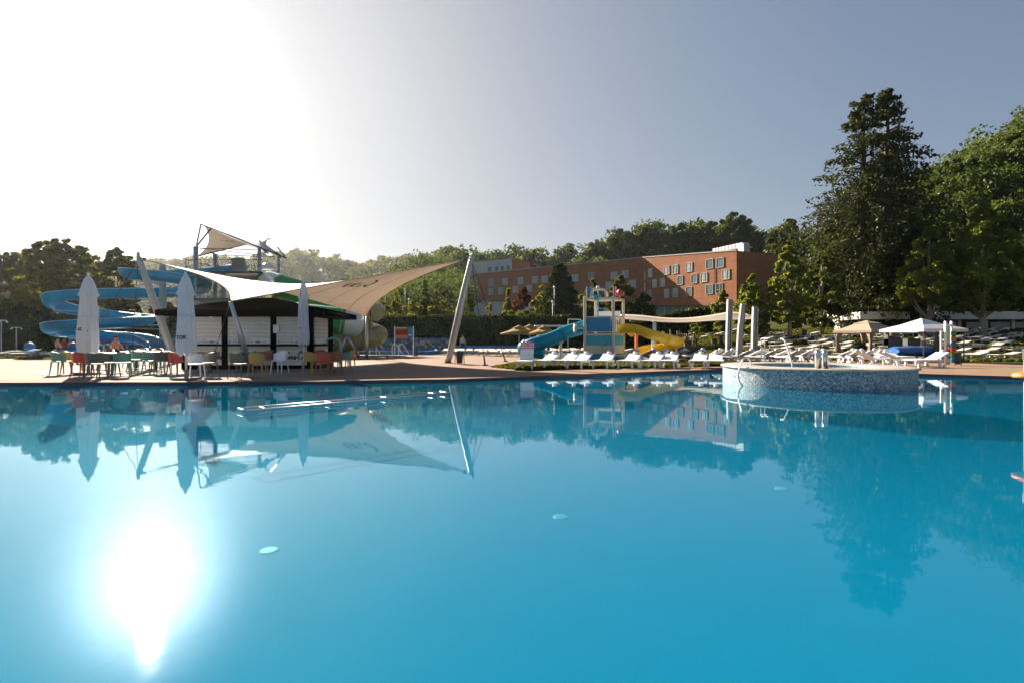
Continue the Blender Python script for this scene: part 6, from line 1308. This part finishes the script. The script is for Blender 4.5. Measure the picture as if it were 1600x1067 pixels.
# ------------------------------------------------------------------ people
def person(label, loc, rz, J, mats, cuts, hairc=None):
    """one skinned body grown on a posed skeleton; J: joint -> position (facing -Y), metres"""
    t = T('person', label, 'person', loc); names = list(J)
    rad = dict(pelvis=.135, belly=.125, chest=.150, neck=.055, head0=.085, head1=.095, head2=.07, nose=.02)
    E = [('pelvis', 'belly'), ('belly', 'chest'), ('chest', 'neck'), ('neck', 'head0'), ('head0', 'head1'), ('head1', 'head2'), ('head0', 'nose')]
    for s_ in 'LR':
        E += [('chest', 'sh' + s_), ('sh' + s_, 'el' + s_), ('el' + s_, 'wr' + s_), ('wr' + s_, 'pa' + s_), ('pelvis', 'hip' + s_), ('hip' + s_, 'kn' + s_), ('kn' + s_, 'an' + s_), ('an' + s_, 'toe' + s_)]
        rad.update({'sh' + s_: .065, 'el' + s_: .045, 'wr' + s_: .03, 'pa' + s_: .035, 'hip' + s_: .095, 'kn' + s_: .06, 'an' + s_: .042, 'toe' + s_: .035})
        w, p = Vector(J['wr' + s_]), Vector(J['pa' + s_]); d = (p - w).normalized(); side = d.cross(Vector((0, 1, .2))).normalized()
        for k in range(4):
            a, b = 'f%s%d' % (s_, k), 'g%s%d' % (s_, k); J[a] = p + side * (k - 1.5) * .021 + d * .045; J[b] = J[a] + d * (.042, .05, .046, .034)[k] + Vector((0, .012, 0)); rad[a] = .010; rad[b] = .008; E += [('pa' + s_, a), (a, b)]
        a = 'th' + s_; J[a] = w + d * .04 - side * .055; rad[a] = .010; E.append(('wr' + s_, a))
    names = list(J); me = bpy.data.meshes.new('body'); me.from_pydata([tuple(J[k]) for k in names], [(names.index(a), names.index(b)) for a, b in E], [])
    ob = bpy.data.objects.new('body', me); COL.objects.link(ob); sk = ob.modifiers.new('skin', 'SKIN'); sk.use_smooth_shade = True; ob.modifiers.new('sub', 'SUBSURF').render_levels = 1
    for i, k in enumerate(names):
        v = me.skin_vertices[0].data[i]; r_ = rad[k]; v.radius = (r_ * (1.35 if k in ('chest', 'belly', 'pelvis') else 1), r_ * (.85 if k in ('chest', 'belly', 'pelvis') else 1)); v.use_root = (k == 'pelvis')
    dg = bpy.context.evaluated_depsgraph_get(); me2 = bpy.data.meshes.new_from_object(ob.evaluated_get(dg)); bpy.data.objects.remove(ob)
    me2.name = 'body'; me2.materials.clear(); [me2.materials.append(m_) for m_ in mats]
    for p in me2.polygons: p.material_index = cuts(p.center); p.use_smooth = True
    o = bpy.data.objects.new('body', me2); COL.objects.link(o); o.parent = t
    h0, h1 = Vector(J['head0']), Vector(J['head2']); c = (h0 + h1) / 2 + Vector((0, .02, .03))
    mb = MB(); rings = [[c + Vector((.105 * math.cos(f) * math.cos(a), .115 * math.cos(f) * math.sin(a), .13 * math.sin(f))) for a in [2 * math.pi * k / 14 for k in range(14)]] for f in (R(-5), R(25), R(50), R(75), R(89))]; mb.loft(rings, True, True)
    me_o = mb.build('hair', hairc or M['hair'], None, 'all'); me_o.parent = t
    for sx in (-1, 1):
        mb = MB(); mb.lathe((h0.x + sx * .035, h0.y - .092, h0.z + .035), [(0, -.012), (.012, 0), (0, .012)], 8); q = mb.build('eye', M['eye'], None); q.parent = t
        mb = MB(); mb.box((h0.x + sx * .1, h0.y + .01, h0.z + .02), (.02, .04, .06), bev=.008); q = mb.build('ear', mats[0], None); q.parent = t
    mb = MB(); mb.box((h0.x, h0.y - .088, h0.z - .035), (.05, .012, .014), bev=.004); q = mb.build('mouth', M['redink'], None); q.parent = t
    t.rotation_euler = (0, 0, rz); return t
sit = dict(pelvis=(0, 0, .58), belly=(0, .01, .74), chest=(0, -.01, .97), neck=(0, -.03, 1.16), head0=(0, -.05, 1.27), head1=(0, -.03, 1.34), head2=(0, -.02, 1.41), nose=(0, -.16, 1.28),
           shL=(-.19, -.01, 1.06), elL=(-.33, -.06, .83), wrL=(-.22, -.27, .72), paL=(-.19, -.34, .70), shR=(.19, -.01, 1.06), elR=(.33, -.06, .83), wrR=(.22, -.27, .72), paR=(.19, -.34, .70),
           hipL=(-.10, -.06, .56), knL=(-.14, -.46, .55), anL=(-.14, -.48, .10), toeL=(-.15, -.62, .04), hipR=(.10, -.06, .56), knR=(.14, -.46, .55), anR=(.14, -.48, .10), toeR=(.15, -.62, .04))
stand = dict(pelvis=(0, 0, .95), belly=(0, .0, 1.08), chest=(0, .01, 1.30), neck=(0, .0, 1.47), head0=(0, -.02, 1.58), head1=(0, -.01, 1.66), head2=(0, 0, 1.73), nose=(0, -.13, 1.59),
             shL=(-.19, .01, 1.40), elL=(-.27, .03, 1.14), wrL=(-.26, -.10, .93), paL=(-.25, -.15, .86), shR=(.19, .01, 1.40), elR=(.26, .06, 1.13), wrR=(.27, .03, .90), paR=(.27, .0, .83),
             hipL=(-.10, 0, .90), knL=(-.12, -.10, .50), anL=(-.11, .02, .09), toeL=(-.12, -.13, .03), hipR=(.10, 0, .90), knR=(.11, .04, .50), anR=(.11, .22, .12), toeR=(.12, .10, .03))
px_, Z_ = 180, 28.5
bn = T('bench', 'low white bench carrying the shirtless sunburnt person', 'bench', ((px_ - 800) / 800 * Z_, Z_, .0)); bx_ = (px_ - 800) / 800 * Z_
mb = MB(); mb.box((bx_, Z_, .43), (1.5, .4, .06), bev=.015); mb.build('seat', M['plwhite'], bn)
for s_ in (-.6, .6): mb = MB(); mb.box((bx_ + s_, Z_, .2), (.08, .36, .4), bev=.01); mb.build('leg', M['plwhite'], bn)
person('shirtless sunburnt person in black shorts sitting with their back to the camera', (bx_, Z_ + .02, 0), R(180), sit, [M['skin'], M['shorts']], lambda c: 1 if (c.z < .70 and c.y > -.36 and c.z > .44 and abs(c.x) < .27) else 0)
person('distant person in grey shirt and black shorts walking by the second pool', (P(723, 0, 49.6).x, 49.6, 0), R(150), dict(stand), [M['skin'], M['shorts'], M['shirt']], lambda c: 2 if (c.z > .98 and c.z < 1.48 and abs(c.x) < .30) else (1 if .52 < c.z <= .98 and abs(c.x) < .22 else 0))
for px, rz, m_, lab in ((89, 160, M['skin'], 'small distant tanned person seated left of the first closed parasol'), (100, 190, M['redink'], 'small distant person in red seated beside the tanned one')):
    Z_ = 44; x = (px - 800) / 800 * Z_; st_ = T('stool', 'small dark seat under the ' + ('tanned person' if px == 89 else 'person in red'), 'seat', (x, Z_, 0)); mb = MB(); mb.box((x, Z_, .43), (.45, .4, .05), bev=.01); mb.build('seat', M['darkplastic'], st_); mb = MB(); [mb.box((x + a, Z_ + b, .2), (.04, .04, .4)) for a in (-.18, .18) for b in (-.15, .15)]; mb.build('frame', M['darksteel'], st_)
    person(lab, (x, Z_, 0), R(rz), dict((k, v) for k, v in sit.items() if len(k) != 3 or k[0] not in 'fgt' or k in ('toeL', 'toeR')), [M['skin'], M['shorts'], m_], lambda c: 1 if (c.z < .66 and c.z > .42 and abs(c.x) < .27) else (2 if .66 <= c.z < 1.13 and abs(c.x) < .26 else 0))

# ------------------------------------------------------------------ air
HAZE = True
if HAZE:
    mb = MB(); mb.box((0, 60, 66), (1750, 1760, 140.2)); hz_ = bpy.data.materials.new('haze_air'); hz_.use_nodes = True; nt = hz_.node_tree; nt.nodes.remove(nt.nodes['Principled BSDF'])
    pv_ = nt.nodes.new('ShaderNodeVolumePrincipled'); pv_.inputs['Color'].default_value = (.84, .93, 1, 1); pv_.inputs['Density'].default_value = .00006; pv_.inputs['Anisotropy'].default_value = .65
    nt.links.new(pv_.outputs[0], nt.nodes['Material Output'].inputs['Volume'])
    tag(mb.build('haze', hz_), 'thin warm haze hanging over the valley', 'haze', kind='stuff')
